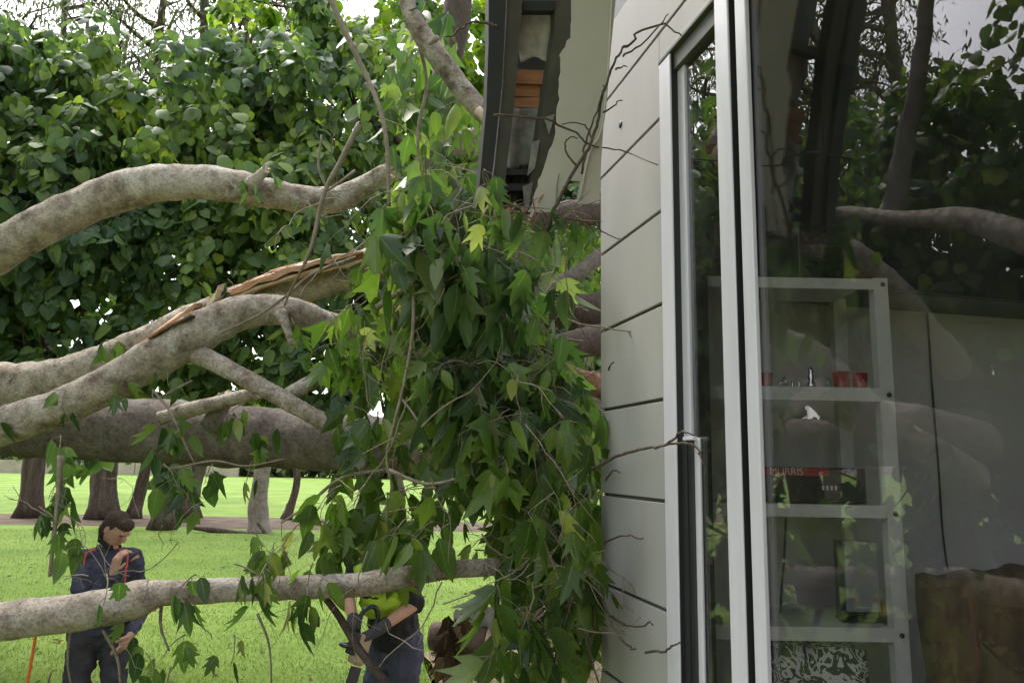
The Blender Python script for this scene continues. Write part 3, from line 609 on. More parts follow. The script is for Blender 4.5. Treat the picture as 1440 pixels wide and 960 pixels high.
px_tube('branch', [(740, 455, 4.4, 20), (765, 446, 4.45, 36), (800, 440, 4.5, 46), (850, 432, 4.6, 50), (940, 420, 4.8, 50)], MAT['bark_shade'], ft, 6, 16, 0.15, 10)
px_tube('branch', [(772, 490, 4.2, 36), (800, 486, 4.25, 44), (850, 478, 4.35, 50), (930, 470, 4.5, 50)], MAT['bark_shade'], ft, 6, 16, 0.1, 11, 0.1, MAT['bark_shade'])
px_tube('branch', [(757, 512, 4.0, 14), (780, 522, 4.0, 26), (820, 536, 4.05, 34), (860, 548, 4.1, 36), (920, 560, 4.2, 36)], MAT['wood_rot'], ft, 10, 16, 0.35, 12, 0.8, sc=12)
px_tube('branch', [(705, 460, 4.6, 14), (760, 410, 4.6, 18), (810, 385, 4.7, 22), (860, 350, 4.8, 24)], bd_, ft, 6, 10, 0.2, 13)
px_tube('branch', [(512, 660, 4.0, 10), (514, 690, 4.0, 14), (508, 720, 4.0, 20), (502, 745, 4.0, 16)], MAT['bark_brown'], ft, 6, 10, 0.25, 14, 0.8)
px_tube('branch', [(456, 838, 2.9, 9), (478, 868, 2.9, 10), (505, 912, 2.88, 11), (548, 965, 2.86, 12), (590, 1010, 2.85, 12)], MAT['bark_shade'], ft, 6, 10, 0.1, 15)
px_tube('branch', [(530, 432, 3.1, 10), (560, 412, 3.05, 9), (590, 400, 3.0, 10), (622, 392, 3.0, 10)], MAT['twig_bark'], ft, 6, 8, 0.1, 16, 0.5, MAT['wood_pale'])
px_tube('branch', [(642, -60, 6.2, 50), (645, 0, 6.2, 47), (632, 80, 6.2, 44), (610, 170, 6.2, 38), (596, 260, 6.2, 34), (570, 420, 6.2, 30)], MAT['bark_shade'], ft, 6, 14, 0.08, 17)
# split heartwood along the torn limb
def splinter(pts, up, depth, mat, seed, parent, Y0):
    r = np.random.default_rng(seed); V, F = [], []
    for i, (x, y, Y, w) in enumerate(pts):
        P = at(x, y, Y); h = w * Y / FPX; j = r.uniform(-.25, .25) * h
        V += [P + np.array([0, -0.02 - 0.08, -h * 0.5]), P + np.array([0, -0.10 + j * .5, 0.0]), P + np.array([0, 0.0, h * 0.55 + j]), P + np.array([0, depth, h * 0.3 - j])]
    for i in range(len(pts) - 1):
        a, b = 4 * i, 4 * i + 4
        F += [(a + k, a + (k + 1) % 4, b + (k + 1) % 4, b + k) for k in range(4)]
    F += [(3, 2, 1, 0), tuple(len(V) - 4 + k for k in range(4))]
    return link('splinter', bm_fix(mesh_py('splinter', V, F)), mat, parent)
splinter([(318, 424, 4.2, 3), (340, 413, 4.18, 12), (356, 404, 4.18, 20), (372, 396, 4.17, 16), (395, 390, 4.17, 20), (412, 382, 4.17, 15), (430, 379, 4.16, 17), (452, 372, 4.16, 12), (470, 369, 4.16, 13), (490, 365, 4.16, 8), (514, 360, 4.17, 3)], 1, 0.08, MAT['wood_orange'], 1, big, 4.2)
splinter([(200, 488, 4.28, 6), (225, 474, 4.27, 20), (250, 456, 4.26, 24), (275, 440, 4.25, 24), (283, 432, 4.25, 12)], 1, 0.06, MAT['wood_orange'], 2, big, 4.2)
splinter([(222, 480, 3.62, 4), (250, 462, 3.6, 7), (280, 448, 3.58, 5)], 1, 0.03, MAT['wood_rot'], 3, big, 4.2)
splinter([(300, 432, 4.05, 16), (312, 418, 4.05, 20), (316, 407, 4.05, 12)], 1, 0.05, MAT['wood_pale'], 4, big, 4.2)
rf = np.random.default_rng(77); PATH = np.array([(296, 432), (330, 414), (365, 398), (405, 384), (450, 372), (490, 364), (520, 358)], float)
for i in range(30):
    u0 = rf.uniform(0, 0.62); u1 = min(1.0, u0 + rf.uniform(0.25, 0.55)); uu = np.linspace(u0, u1, 6) * 6; off = rf.uniform(-8, 10); yo = rf.uniform(-0.06, 0.02)
    pts = [(np.interp(u, range(7), PATH[:, 0]), np.interp(u, range(7), PATH[:, 1]) + off + rf.normal(0, 1.0) - (2.5 if k in (0, 5) else 0), 4.15 + yo, (1.2 if k in (0, 5) else 5.5) * rf.uniform(0.6, 1.2)) for k, u in enumerate(uu)]
    px_tube('splinter', pts, MAT['wood_orange'] if i % 2 else MAT['wood_pale'], big, 3, 6, 0.35, 200 + i, 0.0, sc=30)
# bole and limbs lying further left, out of the frame but mirrored in the glass
def mirrored(px, py, L):
    """point L metres out from the glass along the mirrored sight line"""
    d = _F + _R * (px - 720) / FPX + _U * (480 - py) / FPX; sg, zg = on_wall(px, py, -0.014); m = d - 2 * (d @ N) * N; return W(sg, -0.014, zg) + m / np.linalg.norm(m[:2]) * L
tube('trunk', catmull(np.array([mirrored(*q) for q in [(1090, 320, 8.6), (1180, 300, 7.4), (1270, 308, 6.6), (1350, 308, 5.8), (1440, 335, 5.3), (1560, 380, 5.0), (1700, 460, 4.9)]]), 12), np.interp(np.linspace(0, 6, 73), range(7), [0.06, 0.07, 0.075, 0.10, 0.12, 0.13, 0.14]), bp_, ft, 26, 0.15, 21, 0.6, MAT['wood_pale'])
tube('limb', catmull(np.array([mirrored(*q) for q in [(1255, 330, 7.0), (1265, 240, 7.2), (1285, 140, 7.4), (1300, 40, 7.6), (1310, -80, 7.8)]]), 10), np.linspace(0.12, 0.07, 41), bd_, ft, 18, 0.25, 23)

# broken side stubs and knots on the limbs
for i, pts in enumerate([[(352, 262, 3.74, 24), (366, 246, 3.72, 16), (374, 238, 3.7, 13)], [(395, 440, 3.66, 20), (404, 464, 3.62, 11), (412, 486, 3.6, 8)], [(300, 600, 5.0, 40), (310, 572, 4.96, 28), (318, 556, 4.94, 22)]]):
    px_tube('stub', pts, bd_ if pts[0][2] > 4.5 else bp_, ft, 5, 12, 0.25, 90 + i, 0.9, MAT['wood_pale'])
# named twigs
tw = MAT['twig_bark']
def px_twig(pts, w, parent=ft, name='twig', mat=None):
    n = len(pts); ww = np.linspace(w, w * 0.55, n)
    return px_tube(name, [(x, y, Y, ww[i]) for i, (x, y, Y) in enumerate(pts)], mat or tw, parent, 6, 6, 0.0)
px_twig([(455, -40, 3.2), (470, 10, 3.2), (498, 72, 3.2), (514, 105, 3.2), (533, 150, 3.15), (544, 205, 3.1), (547, 290, 3.1)], 11)
px_twig([(582, 412, 2.9), (580, 470, 2.9), (568, 540, 2.9), (553, 600, 2.9), (544, 640, 2.9), (548, 672, 2.9)], 6)
px_twig([(566, 562, 2.9), (580, 580, 2.88), (592, 600, 2.86)], 4)
px_twig([(505, 175, 3.3), (480, 225, 3.3), (456, 272, 3.3), (440, 340, 3.3), (428, 372, 3.3)], 9)
px_twig([(460, 265, 3.3), (448, 235, 3.3), (452, 190, 3.3)], 5)
px_twig([(500, 240, 3.3), (470, 262, 3.3), (452, 272, 3.3)], 5)
px_twig([(500, 362, 3.6), (440, 385, 3.5), (400, 418, 3.5), (360, 445, 3.5), (310, 468, 3.5)], 6)
px_twig([(428, 372, 3.3), (408, 410, 3.4), (400, 430, 3.45)], 5)
px_twig([(590, 60, 3.1), (600, 120, 3.2), (588, 180, 3.2), (590, 240, 3.2)], 7)
px_twig([(545, 660, 2.95), (600, 680, 2.9), (660, 668, 2.85)], 6)
px_twig([(270, 535, 3.55), (220, 560, 3.5), (215, 545, 3.5)], 4)
px_twig([(215, 548, 3.5), (240, 580, 3.45), (258, 620, 3.4), (275, 655, 3.4)], 4)
px_twig([(240, 660, 3.4), (300, 648, 3.4), (345, 655, 3.4), (400, 645, 3.4)], 4)
px_twig([(85, 640, 3.0), (82, 700, 3.0), (75, 760, 3.0), (70, 810, 3.0)], 8)
px_twig([(545, 660, 3.3), (480, 672, 3.3), (430, 712, 3.3), (395, 735, 3.3)], 6)
px_twig([(362, 862, 2.8), (378, 905, 2.8), (382, 960, 2.8)], 4)
px_twig([(228, 840, 2.75), (226, 880, 2.75), (238, 915, 2.75)], 5)
px_twig([(145, 885, 2.7), (165, 925, 2.7), (170, 970, 2.7)], 5)
px_twig([(98, 890, 2.75), (95, 930, 2.75), (100, 965, 2.75)], 4)
px_twig([(68, 960, 2.7), (72, 945, 2.7), (80, 940, 2.7)], 3)
# twigs across the eave, wall and door frame
def wall_twig(pts, w, t0=0.06):
    P = [np.array(hang(x, y, -0.10)) if m == 'h' else W(*(lambda sz: (sz[0], t0, sz[1]))(on_wall(x, y, t0))) for x, y, m in pts]
    C = catmull(np.array(P), 6); n = len(C); Yd = np.linalg.norm(P[0] - EYE); C[1:-1] += np.repeat(rng.normal(0, 0.006, (n // 4 + 1, 3)), 4, 0)[:n - 2] * 0.6 + rng.normal(0, 0.0012, (n - 2, 3)); w = w * 0.75
    return tube('twig', C, np.linspace(w, w * 0.5, n) * Yd / FPX / 2, MAT['twig_dark'], ft, 6)
wall_twig([(695, 162, 'h'), (740, 165, 'h'), (780, 172, 'h'), (808, 186, 'h'), (830, 203, 'h'), (880, 212, 'w'), (925, 232, 'w')], 5)
wall_twig([(765, 330, 'h'), (785, 278, 'h'), (812, 235, 'h'), (830, 205, 'h'), (842, 165, 'h'), (852, 118, 'h'), (868, 82, 'h'), (876, 66, 'h')], 8)
wall_twig([(818, 245, 'h'), (824, 205, 'h'), (838, 165, 'h'), (848, 120, 'h')], 5)
wall_twig([(876, 66, 'h'), (900, 46, 'h'), (935, 34, 'h'), (958, 50, 'w')], 5)
wall_twig([(876, 80, 'h'), (905, 62, 'h'), (940, 20, 'h')], 4)
wall_twig([(866, 98, 'h'), (882, 94, 'h')], 4)
wall_twig([(848, 158, 'h'), (862, 150, 'h'), (875, 142, 'h')], 4)
wall_twig([(810, 232, 'h'), (795, 212, 'h'), (800, 198, 'h'), (812, 194, 'h')], 4)
wall_twig([(830, 203, 'h'), (822, 180, 'h'), (790, 175, 'h')], 4)
wall_twig([(776, 300, 'h'), (800, 308, 'h'), (838, 320, 'h'), (872, 336, 'w')], 4)
wall_twig([(700, 40, 'h'), (690, 38, 'h'), (672, 32, 'h'), (650, 38, 'h'), (625, 52, 'h')], 6)
wall_twig([(755, 672, 'w'), (815, 665, 'w'), (860, 645, 'w'), (905, 632, 'w'), (940, 624, 'w')], 6, 0.10)
wall_twig([(936, 625, 'w'), (958, 611, 'w'), (976, 612, 'w')], 5, 0.07)
wall_twig([(936, 625, 'w'), (968, 624, 'w'), (984, 636, 'w'), (992, 655, 'w')], 5, 0.07)
wall_twig([(826, 812, 'w'), (848, 845, 'w'), (868, 890, 'w'), (894, 912, 'w')], 6, 0.10)
wall_twig([(858, 866, 'w'), (872, 876, 'w'), (884, 879, 'w'), (918, 878, 'w')], 5, 0.07)
wall_twig([(908, 917, 'w'), (936, 917, 'w'), (946, 908, 'w'), (958, 902, 'w')], 5, 0.06)
wall_twig([(850, 762, 'w'), (880, 752, 'w'), (905, 756, 'w')], 4, 0.07)
wall_twig([(852, 675, 'w'), (862, 662, 'w'), (872, 665, 'w')], 4, 0.05)
wall_twig([(856, 520, 'w'), (862, 508, 'w')], 4, 0.05)
wall_twig([(810, 810, 'w'), (798, 870, 'w'), (770, 925, 'w'), (755, 965, 'w')], 8, 0.2)
wall_twig([(812, 830, 'w'), (825, 890, 'w'), (842, 960, 'w')], 6, 0.15)
wall_twig([(806, 840, 'w'), (790, 900, 'w'), (778, 965, 'w')], 5, 0.22)
wall_twig([(815, 815, 'w'), (835, 860, 'w'), (830, 940, 'w')], 5, 0.12)

# sprigs: drooping twigs with wilted leaves
POS, TIP, NRM, SIZ = [], [], [], []
TW = []
def sprig(P, d, L, nl, size, droop=1.0, spread=0.5, tw_r=0.0028):
    P = np.asarray(P, float); d = np.asarray(d, float); d = d / np.linalg.norm(d); k = 6
    C = [P]; step = L / k
    for i in range(k):
        d = d + np.array([0, 0, -0.22 * droop]) + rng.normal(0, 0.12, 3); d /= np.linalg.norm(d); C.append(C[-1] + d * step)
    C = np.array(C); TW.append((C, np.linspace(tw_r, tw_r * 0.4, len(C)), 4))
    for i in range(nl):
        u = (i + rng.uniform(0.2, 1)) / nl; j = min(int(u * k), k - 1); b = C[j] + (C[j + 1] - C[j]) * (u * k - j)
        pd = rng.normal(0, 1, 3); pd[2] = pd[2] * 0.4 - 0.35; pd /= np.linalg.norm(pd); pl = size * rng.uniform(0.3, 0.7)
        e = b + pd * pl + np.array([0, 0, -0.25 * pl])
        TW.append((np.array([b, (b + e) / 2 + np.array([0, 0, 0.1 * pl]), e]), np.array([0.0013, 0.0011, 0.0009]), 3))
        tp = np.array([rng.normal(0, spread * 0.8), rng.normal(0, spread * 0.8), -1.15]) + pd * 0.3
        nm = np.array([rng.normal(0, 0.9), rng.normal(-0.6, 0.8), rng.normal(0.25, 0.5)])
        POS.append(e); TIP.append(tp); NRM.append(nm); SIZ.append(size * rng.uniform(0.72, 1.32))
def inpoly(x, y, poly):
    c = False; n = len(poly); j = n - 1
    for i in range(n):
        xi, yi = poly[i]; xj, yj = poly[j]
        if (yi > y) != (yj > y) and x < (xj - xi) * (y - yi) / (yj - yi) + xi: c = not c
        j = i
    return c
def scatter(poly, n, Y0, Y1, size=(0.11, 0.16), nl=(5, 9), L=(0.15, 0.35)):
    xs = [p[0] for p in poly]; ys = [p[1] for p in poly]; k = 0
    while k < n:
        x, y = rng.uniform(min(xs), max(xs)), rng.uniform(min(ys), max(ys))
        if not inpoly(x, y, poly): continue
        Y = rng.uniform(Y0, Y1)
        P = at(x, y, Y)
        if (P - W0) @ N < 0.12 and (P - W0) @ D < 2.98: continue
        sprig(P + np.array([0, 0, 0.12]), (rng.normal(0, 1), rng.normal(0, 0.6), rng.uniform(-0.4, 0.5)), rng.uniform(*L), int(rng.integers(*nl)), rng.uniform(*size)); k += 1
DENSE = [(560, 290), (620, 300), (690, 340), (760, 350), (720, 430), (745, 500), (795, 560), (818, 600), (822, 700), (815, 780), (790, 820), (740, 800), (715, 740), (665, 670), (625, 610), (590, 540), (560, 440), (570, 380)]
scatter(DENSE, 235, 2.9, 4.2)
scatter([(640, 420), (740, 460), (815, 600), (820, 720), (810, 790), (750, 790), (715, 720), (640, 620)], 105, 3.2, 4.2)
scatter([(590, 270), (650, 250), (690, 330), (640, 440), (580, 420)], 45, 2.8, 3.6)
scatter([(530, 70), (610, 40), (680, 200), (690, 290), (590, 270), (545, 190)], 36, 3.2, 4.2, (0.10, 0.15), (3, 7))
scatter([(730, 830), (815, 820), (815, 940), (750, 940)], 26, 2.7, 3.6, (0.10, 0.15))
scatter([(500, 560), (600, 660), (660, 800), (610, 800), (530, 760), (470, 690), (500, 640)], 12, 3.0, 3.9, (0.11, 0.15), (3, 6))
scatter([(740, 290), (835, 285), (838, 420), (770, 400)], 34, 4.8, 6.0, (0.1, 0.15), (4, 8))
scatter([(550, 280), (590, 270), (590, 400), (550, 400)], 8, 3.0, 3.6, (0.11, 0.15), (3, 7))
scatter([(455, 470), (540, 450), (560, 640), (480, 640)], 13, 3.1, 3.5, (0.10, 0.14), (3, 6))
scatter([(480, 480), (560, 440), (560, 600), (500, 600)], 12, 3.6, 4.4, (0.10, 0.14), (3, 6))
for x, y, Y, n, sz in [(232, 520, 3.55, 4, 0.10), (185, 535, 3.5, 4, 0.11), (92, 555, 3.5, 4, 0.12), (10, 575, 3.5, 5, 0.12), (150, 485, 4.3, 4, 0.12), (230, 590, 3.4, 6, 0.13), (255, 610, 3.4, 5, 0.13),
                       (320, 590, 3.4, 6, 0.13), (345, 575, 3.4, 4, 0.11), (385, 605, 3.4, 4, 0.11), (85, 620, 3.1, 6, 0.13), (95, 680, 3.0, 5, 0.14), (55, 720, 3.0, 4, 0.14), (108, 742, 2.9, 4, 0.15), (150, 815, 2.6, 2, 0.10),
                       (230, 660, 3.2, 5, 0.14), (245, 690, 3.2, 5, 0.13), (300, 660, 3.2, 5, 0.13), (355, 655, 3.3, 2, 0.12), (275, 815, 2.6, 6, 0.12), (330, 800, 2.6, 4, 0.11), (375, 800, 2.7, 5, 0.12), (415, 850, 2.7, 6, 0.12),
                       (440, 800, 2.75, 4, 0.13), (355, 755, 2.85, 4, 0.15), (385, 770, 2.85, 4, 0.13), (450, 740, 2.9, 6, 0.14), (480, 690, 3.0, 6, 0.14), (505, 700, 3.2, 6, 0.16), (525, 690, 3.2, 6, 0.16), (545, 700, 3.1, 6, 0.16), (520, 740, 3.2, 5, 0.15), (560, 720, 3.1, 6, 0.16), (590, 700, 3.1, 6, 0.16), (480, 760, 3.0, 4, 0.13), (530, 770, 2.95, 3, 0.13), (600, 760, 3.0, 5, 0.15), (420, 745, 2.9, 3, 0.13), (470, 770, 2.9, 4, 0.13),
                       (205, 925, 2.7, 4, 0.12), (165, 910, 2.7, 4, 0.12), (260, 900, 2.7, 3, 0.12), (240, 945, 2.7, 3, 0.13), (170, 870, 2.65, 2, 0.10), (330, 900, 2.8, 3, 0.11), (380, 245, 3.75, 5, 0.10), (370, 262, 3.7, 4, 0.08),
                       (430, 290, 3.8, 4, 0.10), (280, 405, 4.1, 3, 0.13), (320, 400, 4.1, 3, 0.10), (410, 455, 3.6, 4, 0.10), (575, 735, 2.95, 5, 0.15), (610, 740, 2.9, 5, 0.15), (470, 700, 3.0, 3, 0.13),
                       (680, 800, 2.7, 4, 0.17), (700, 830, 2.65, 5, 0.18), (740, 860, 2.6, 4, 0.17), (800, 740, 2.6, 5, 0.14), (780, 700, 2.6, 4, 0.14), (690, 890, 2.7, 3, 0.17)]:
    sprig(at(x, y - 8, Y), (rng.normal(0, 0.8), rng.normal(0, 0.4), -0.2), 0.12, n, sz * (0.78 if x < 520 else 0.9), 1.0, 0.35)
for x, y in [(692, 290), (706, 276), (720, 300), (738, 306), (752, 312), (770, 308), (682, 262), (700, 310), (790, 300)]:
    sprig(hang(x, y, -0.06), (rng.normal(0, .6), rng.normal(-.3, .3), 0.3), 0.12, int(rng.integers(2, 5)), 0.085, 1.0, 0.4)
for i in range(40):
    b0_ = at(rng.uniform(740, 838), rng.uniform(330, 560), rng.uniform(3.9, 4.6)); d = rng.normal(0, 1, 3) * [1, .4, .8]; d /= np.linalg.norm(d); TW.append((np.array([b0_, b0_ + d * .12 + rng.normal(0, .02, 3), b0_ + d * .28]), np.array([.005, .0035, .0015]), 5))
for i in range(26):
    P = hang(rng.uniform(680, 800), rng.uniform(285, 325), rng.uniform(-0.1, 0.1)); d = rng.normal(0, 1, 3) * [1, .5, .6]; d /= np.linalg.norm(d); TW.append((np.array([P, P + d * .07 + rng.normal(0, .01, 3), P + d * .15]), np.array([.003, .0022, .001]), 4))
# bare broken twigs tangled through the leaves
def bare(x, y, Y, L, r_=0.003):
    P = at(x, y, Y); d = np.array([rng.normal(0, 1), rng.normal(0, .4), rng.normal(-.3, .9)]); d /= np.linalg.norm(d); C = [P]
    for i in range(9): d = d + rng.normal(0, .22, 3) + [0, 0, -.06]; d /= np.linalg.norm(d); C.append(C[-1] + d * L / 9)
    C = np.array(C); TW.append((C, np.linspace(r_, r_ * .4, 10), 5))
    for q in range(rng.integers(1, 4)):
        b = C[rng.integers(2, 9)]; e = d + rng.normal(0, .7, 3); e /= np.linalg.norm(e); l2 = L * rng.uniform(.2, .4); TW.append((np.array([b, b + e * l2 * .5 + rng.normal(0, .012, 3), b + e * l2]), np.array([r_ * .6, r_ * .5, r_ * .3]), 4))
for i in range(46):
    x, y = rng.uniform(500, 800), rng.uniform(230, 860)
    bare(x, y, rng.uniform(2.6, 3.3), rng.uniform(.2, .5), rng.uniform(.0018, .0042))
for i in range(14): bare(rng.uniform(720, 815), rng.uniform(700, 900), rng.uniform(2.55, 3.0), rng.uniform(.25, .5), rng.uniform(.002, .004))
for i in range(16): bare(rng.uniform(430, 560), rng.uniform(120, 420), rng.uniform(3.0, 3.6), rng.uniform(.3, .6), rng.uniform(.002, .004))
for i in range(14): bare(rng.uniform(60, 480), rng.uniform(640, 900), rng.uniform(2.7, 3.3), rng.uniform(.15, .35), rng.uniform(.0014, .0025))
POS, TIP, NRM, SIZ = map(np.array, (POS, TIP, NRM, SIZ)); TID = rng.choice(7, len(POS), p=[0.14, 0.15, 0.09, 0.15, 0.13, 0.18, 0.16])
foliage(POS, TIP, NRM, SIZ, T_FALL, TID, MAT['leaf_fallen'], ft, 300, 'fall')
o = join_tubes('fine_twigs', TW, tw, ft); o['kind'] = 'stuff'
# dead brown leaves hanging at the bottom
n = 22; pp = np.array([at(rng.normal(634, 7), 862 + 100 * i / n, 2.8 + rng.uniform(-.05, .05)) for i in range(n)])
dl = link('dead_leaves', leaf_mesh('dead_leaves', pp, np.column_stack([rng.normal(0, .3, n), rng.normal(0, .3, n), -np.ones(n)]), rng.normal(0, 1, (n, 3)), rng.uniform(.07, .12, n), T_FALL, rng.integers(0, 7, n)), MAT['leaf_dead'], ft)
dl['label'] = 'bunch of dark brown dead leaves'; dl['kind'] = 'stuff'

# hanging broken branch beside the gutter
hb = thing('broken_branch', at(560, -60, 3.0), 'snapped grey branch hanging down beside the torn gutter, splintered at its end', 'branch')
lim = px_tube('limb', [(548, -120, 3.0, 24), (566, -40, 3.0, 24), (574, 8, 3.0, 26), (582, 28, 3.0, 33), (600, 58, 3.0, 34), (625, 92, 3.0, 34), (655, 132, 3.0, 34), (680, 160, 2.98, 30), (690, 172, 2.97, 22)], bp_, hb, 8, 18, 0.09, 31, 0.5, MAT['wood_pale'])
px_tube('splinter', [(672, 155, 2.95, 14), (688, 172, 2.94, 16), (692, 185, 2.94, 12), (684, 200, 2.94, 6), (680, 216, 2.94, 2)], MAT['wood_pale'], lim, 5, 8, 0.2, 33)
px_tube('knot', [(604, 62, 2.94, 6), (612, 56, 2.92, 10), (616, 52, 2.91, 8)], bp_, lim, 4, 8, 0.2, 34)

# ------------------------------------------------------------------ vine-hung trees behind the fallen limbs
def clump_tree(name, label, base, trunk_pts, trunk_r, clumps, mat, n_leaf, size, n_parts, key, templates=T_HEART, seed=1, group=None):
    r = np.random.default_rng(seed); t = thing(name, base, label, 'shrub' if name == 'shrub' else 'tree', group)
    C = catmull(np.array(trunk_pts, float), 6); tk = tube('trunk', C, np.linspace(trunk_r, trunk_r * 0.4, len(C)), MAT['bark_brown'], t, 14, 0.15, seed)
    cl = np.array(clumps, float); wgt = cl[:, 3] ** 2; wgt /= wgt.sum()
    # small sub-clumps over each lobe so the surface breaks up into light and dark tufts
    ns = max(40, n_leaf // 55); ci = r.choice(len(cl), ns, p=wgt); dv = unit(r.normal(size=(ns, 3))); dv[:, 1] = np.where(r.random(ns) < 0.75, -np.abs(dv[:, 1]), dv[:, 1]); dv[:, 2] = np.where(r.random(ns) < 0.6, np.abs(dv[:, 2]), dv[:, 2])
    sc = cl[ci, :3] + dv * (cl[ci, 3] * r.uniform(0.5, 1.2, ns) ** 0.7)[:, None] * np.array([1, 0.8, 0.95]); sr = r.uniform(0.16, 0.42, ns) * np.clip(cl[ci, 3], 0.6, 1.4)
    li = r.integers(0, ns, n_leaf); u = unit(r.normal(size=(n_leaf, 3))); u[:, 1] -= 0.25; u[:, 2] += 0.15; u = unit(u)
    pos = sc[li] + u * (sr[li] * r.uniform(0.75, 1.1, n_leaf))[:, None]
    tip = np.column_stack([r.normal(0, 0.55, n_leaf), r.normal(0, 0.55, n_leaf), -np.ones(n_leaf)]) + u * 0.5
    nrm = u + np.array([0, -0.25, 0.35]) + r.normal(0, 0.6, (n_leaf, 3))
    siz = r.uniform(size[0], size[1], n_leaf) * r.choice([0.55, 0.8, 1.0, 1.2], n_leaf); tid = r.integers(0, len(templates), n_leaf)
    foliage(pos, tip, nrm, siz, templates, tid, mat, t, n_parts, key, 'crown')
    # limbs reaching into the lobes, and stems
    top = C[int(len(C) * 0.55)]; items = []
    for c in cl:
        m = (top + c[:3]) / 2 + r.normal(0, 0.25, 3); items.append((catmull(np.array([top, m, c[:3]]), 5), np.linspace(trunk_r * 0.35, 0.02, 11), 7))
    for k in r.choice(ns, min(ns, 150), replace=False):
        c = cl[ci[k], :3]; items.append((np.array([c, (c + sc[k]) / 2 + r.normal(0, .08, 3), sc[k]]), np.array([0.018, 0.01, 0.005]), 4))
    j = join_tubes('limbs', items, MAT['bark_brown'], t); j['kind'] = 'stuff'
    return t
def C4(px, py, Y, r): return (*at(px, py, Y), r)
# dark bluish vine tree on the left
cl = [C4(x, y, Y, r_) for x, y, Y, r_ in [(-330, 170, 8.6, 1.3), (-200, 100, 8.5, 1.2), (-130, 250, 8.3, 1.2), (-40, 140, 8.2, 1.0), (40, 190, 8.0, 1.0), (130, 160, 8.2, 0.9), (190, 240, 7.9, 1.0), (80, 300, 7.7, 1.0), (-20, 320, 7.7, 1.0), (-120, 380, 7.8, 1.0),
      (10, 420, 7.6, 0.9), (110, 400, 7.6, 0.9), (190, 370, 7.6, 0.9), (60, 480, 7.7, 0.75), (160, 480, 7.7, 0.75), (-70, 490, 7.8, 0.9), (-240, 330, 8.2, 1.2), (-220, 470, 8.2, 1.0), (110, 260, 8.9, 1.2), (0, 250, 9.2, 1.4), (60, 400, 8.8, 1.3), (170, 330, 8.8, 1.3), (140, 560, 8.4, 0.6), (30, 560, 8.4, 0.7), (200, 550, 8.0, 0.6), (250, 540, 8.2, 0.7), (40, 640, 7.4, 0.28), (265, 660, 7.0, 0.2)]]
clump_tree('vine_tree', 'dense dark tree hung with round vine leaves behind the left end of the limbs', (-7.6, 9.2, 0), [(-7.6, 9.2, 0), (-7.3, 9.1, 1.8), (-6.2, 8.9, 3.6), (-4.6, 8.7, 4.6)], 0.32, cl, MAT['leaf_vine'], 20500, (0.095, 0.16), 260, 'vine', seed=3)
cl = [C4(x, y, Y, r_) for x, y, Y, r_ in [(270, 190, 8.0, 0.9), (330, 130, 8.2, 0.8), (400, 90, 8.3, 0.8), (450, 20, 8.4, 0.7), (360, 230, 7.8, 0.9), (440, 170, 7.9, 0.9), (480, 260, 7.8, 0.85), (290, 300, 7.6, 0.9), (380, 330, 7.5, 0.85), (460, 350, 7.6, 0.85), (300, 400, 7.6, 0.85), (400, 430, 7.6, 0.8), (500, 420, 7.7, 0.8),
      (330, 500, 7.8, 0.7), (430, 510, 7.8, 0.7), (540, 340, 7.9, 0.8), (560, 480, 8.0, 0.7), (520, 160, 8.2, 0.75), (350, 330, 8.8, 1.2), (450, 300, 8.8, 1.2), (420, 420, 8.7, 1.1), (320, 220, 8.9, 1.1), (480, 160, 9.0, 1.0), (620, 420, 8.2, 0.8), (640, 540, 8.2, 0.7), (290, 555, 8.2, 0.6), (370, 560, 8.2, 0.6), (450, 575, 8.2, 0.6), (540, 580, 8.2, 0.7), (700, 480, 8.4, 0.8), (780, 420, 8.6, 0.8), (830, 340, 8.6, 0.7), (790, 300, 8.6, 0.7), (720, 380, 8.6, 0.7), (820, 500, 8.4, 0.7), (850, 540, 8.0, 0.7), (860, 440, 8.2, 0.8), (800, 560, 8.0, 0.6)]]
clump_tree('vine_tree', 'leafy tree with broad heart shaped leaves behind the middle of the limbs', (0.2, 9.4, 0), [(0.2, 9.4, 0), (0.0, 9.3, 1.6), (-0.8, 9.1, 3.2), (-2.0, 8.9, 4.2)], 0.26, cl, MAT['leaf_vine'], 17500, (0.095, 0.16), 260, 'vine', seed=4)
cl = [C4(x, y, Y, r_) for x, y, Y, r_ in [(400, 10, 11, 0.7), (470, 70, 11, 0.8), (350, 70, 10.5, 0.6), (540, 100, 11, 0.9), (610, 160, 11, 1.0), (680, 120, 11, 1.0), (640, 30, 11.5, 0.9), (590, 250, 10.5, 1.0), (680, 260, 10.5, 1.0), (760, 330, 10.5, 1.0), (820, 360, 10.5, 1.0), (740, 180, 11, 1.0), (760, 440, 10.5, 0.9), (840, 460, 10.5, 0.9), (650, 360, 10.5, 0.9), (690, -60, 11.5, 0.9), (560, -30, 11.5, 0.6)]]
clump_tree('young_tree', 'sunlit yellow green tree glowing beside the torn gutter', (0.2, 11.5, 0), [(0.2, 11.5, 0), (0.0, 11.4, 2.5), (-0.6, 11.3, 5), (-1.0, 11.2, 8)], 0.16, cl, MAT['leaf_bright'], 8500, (0.12, 0.2), 150, 'bright', seed=5)
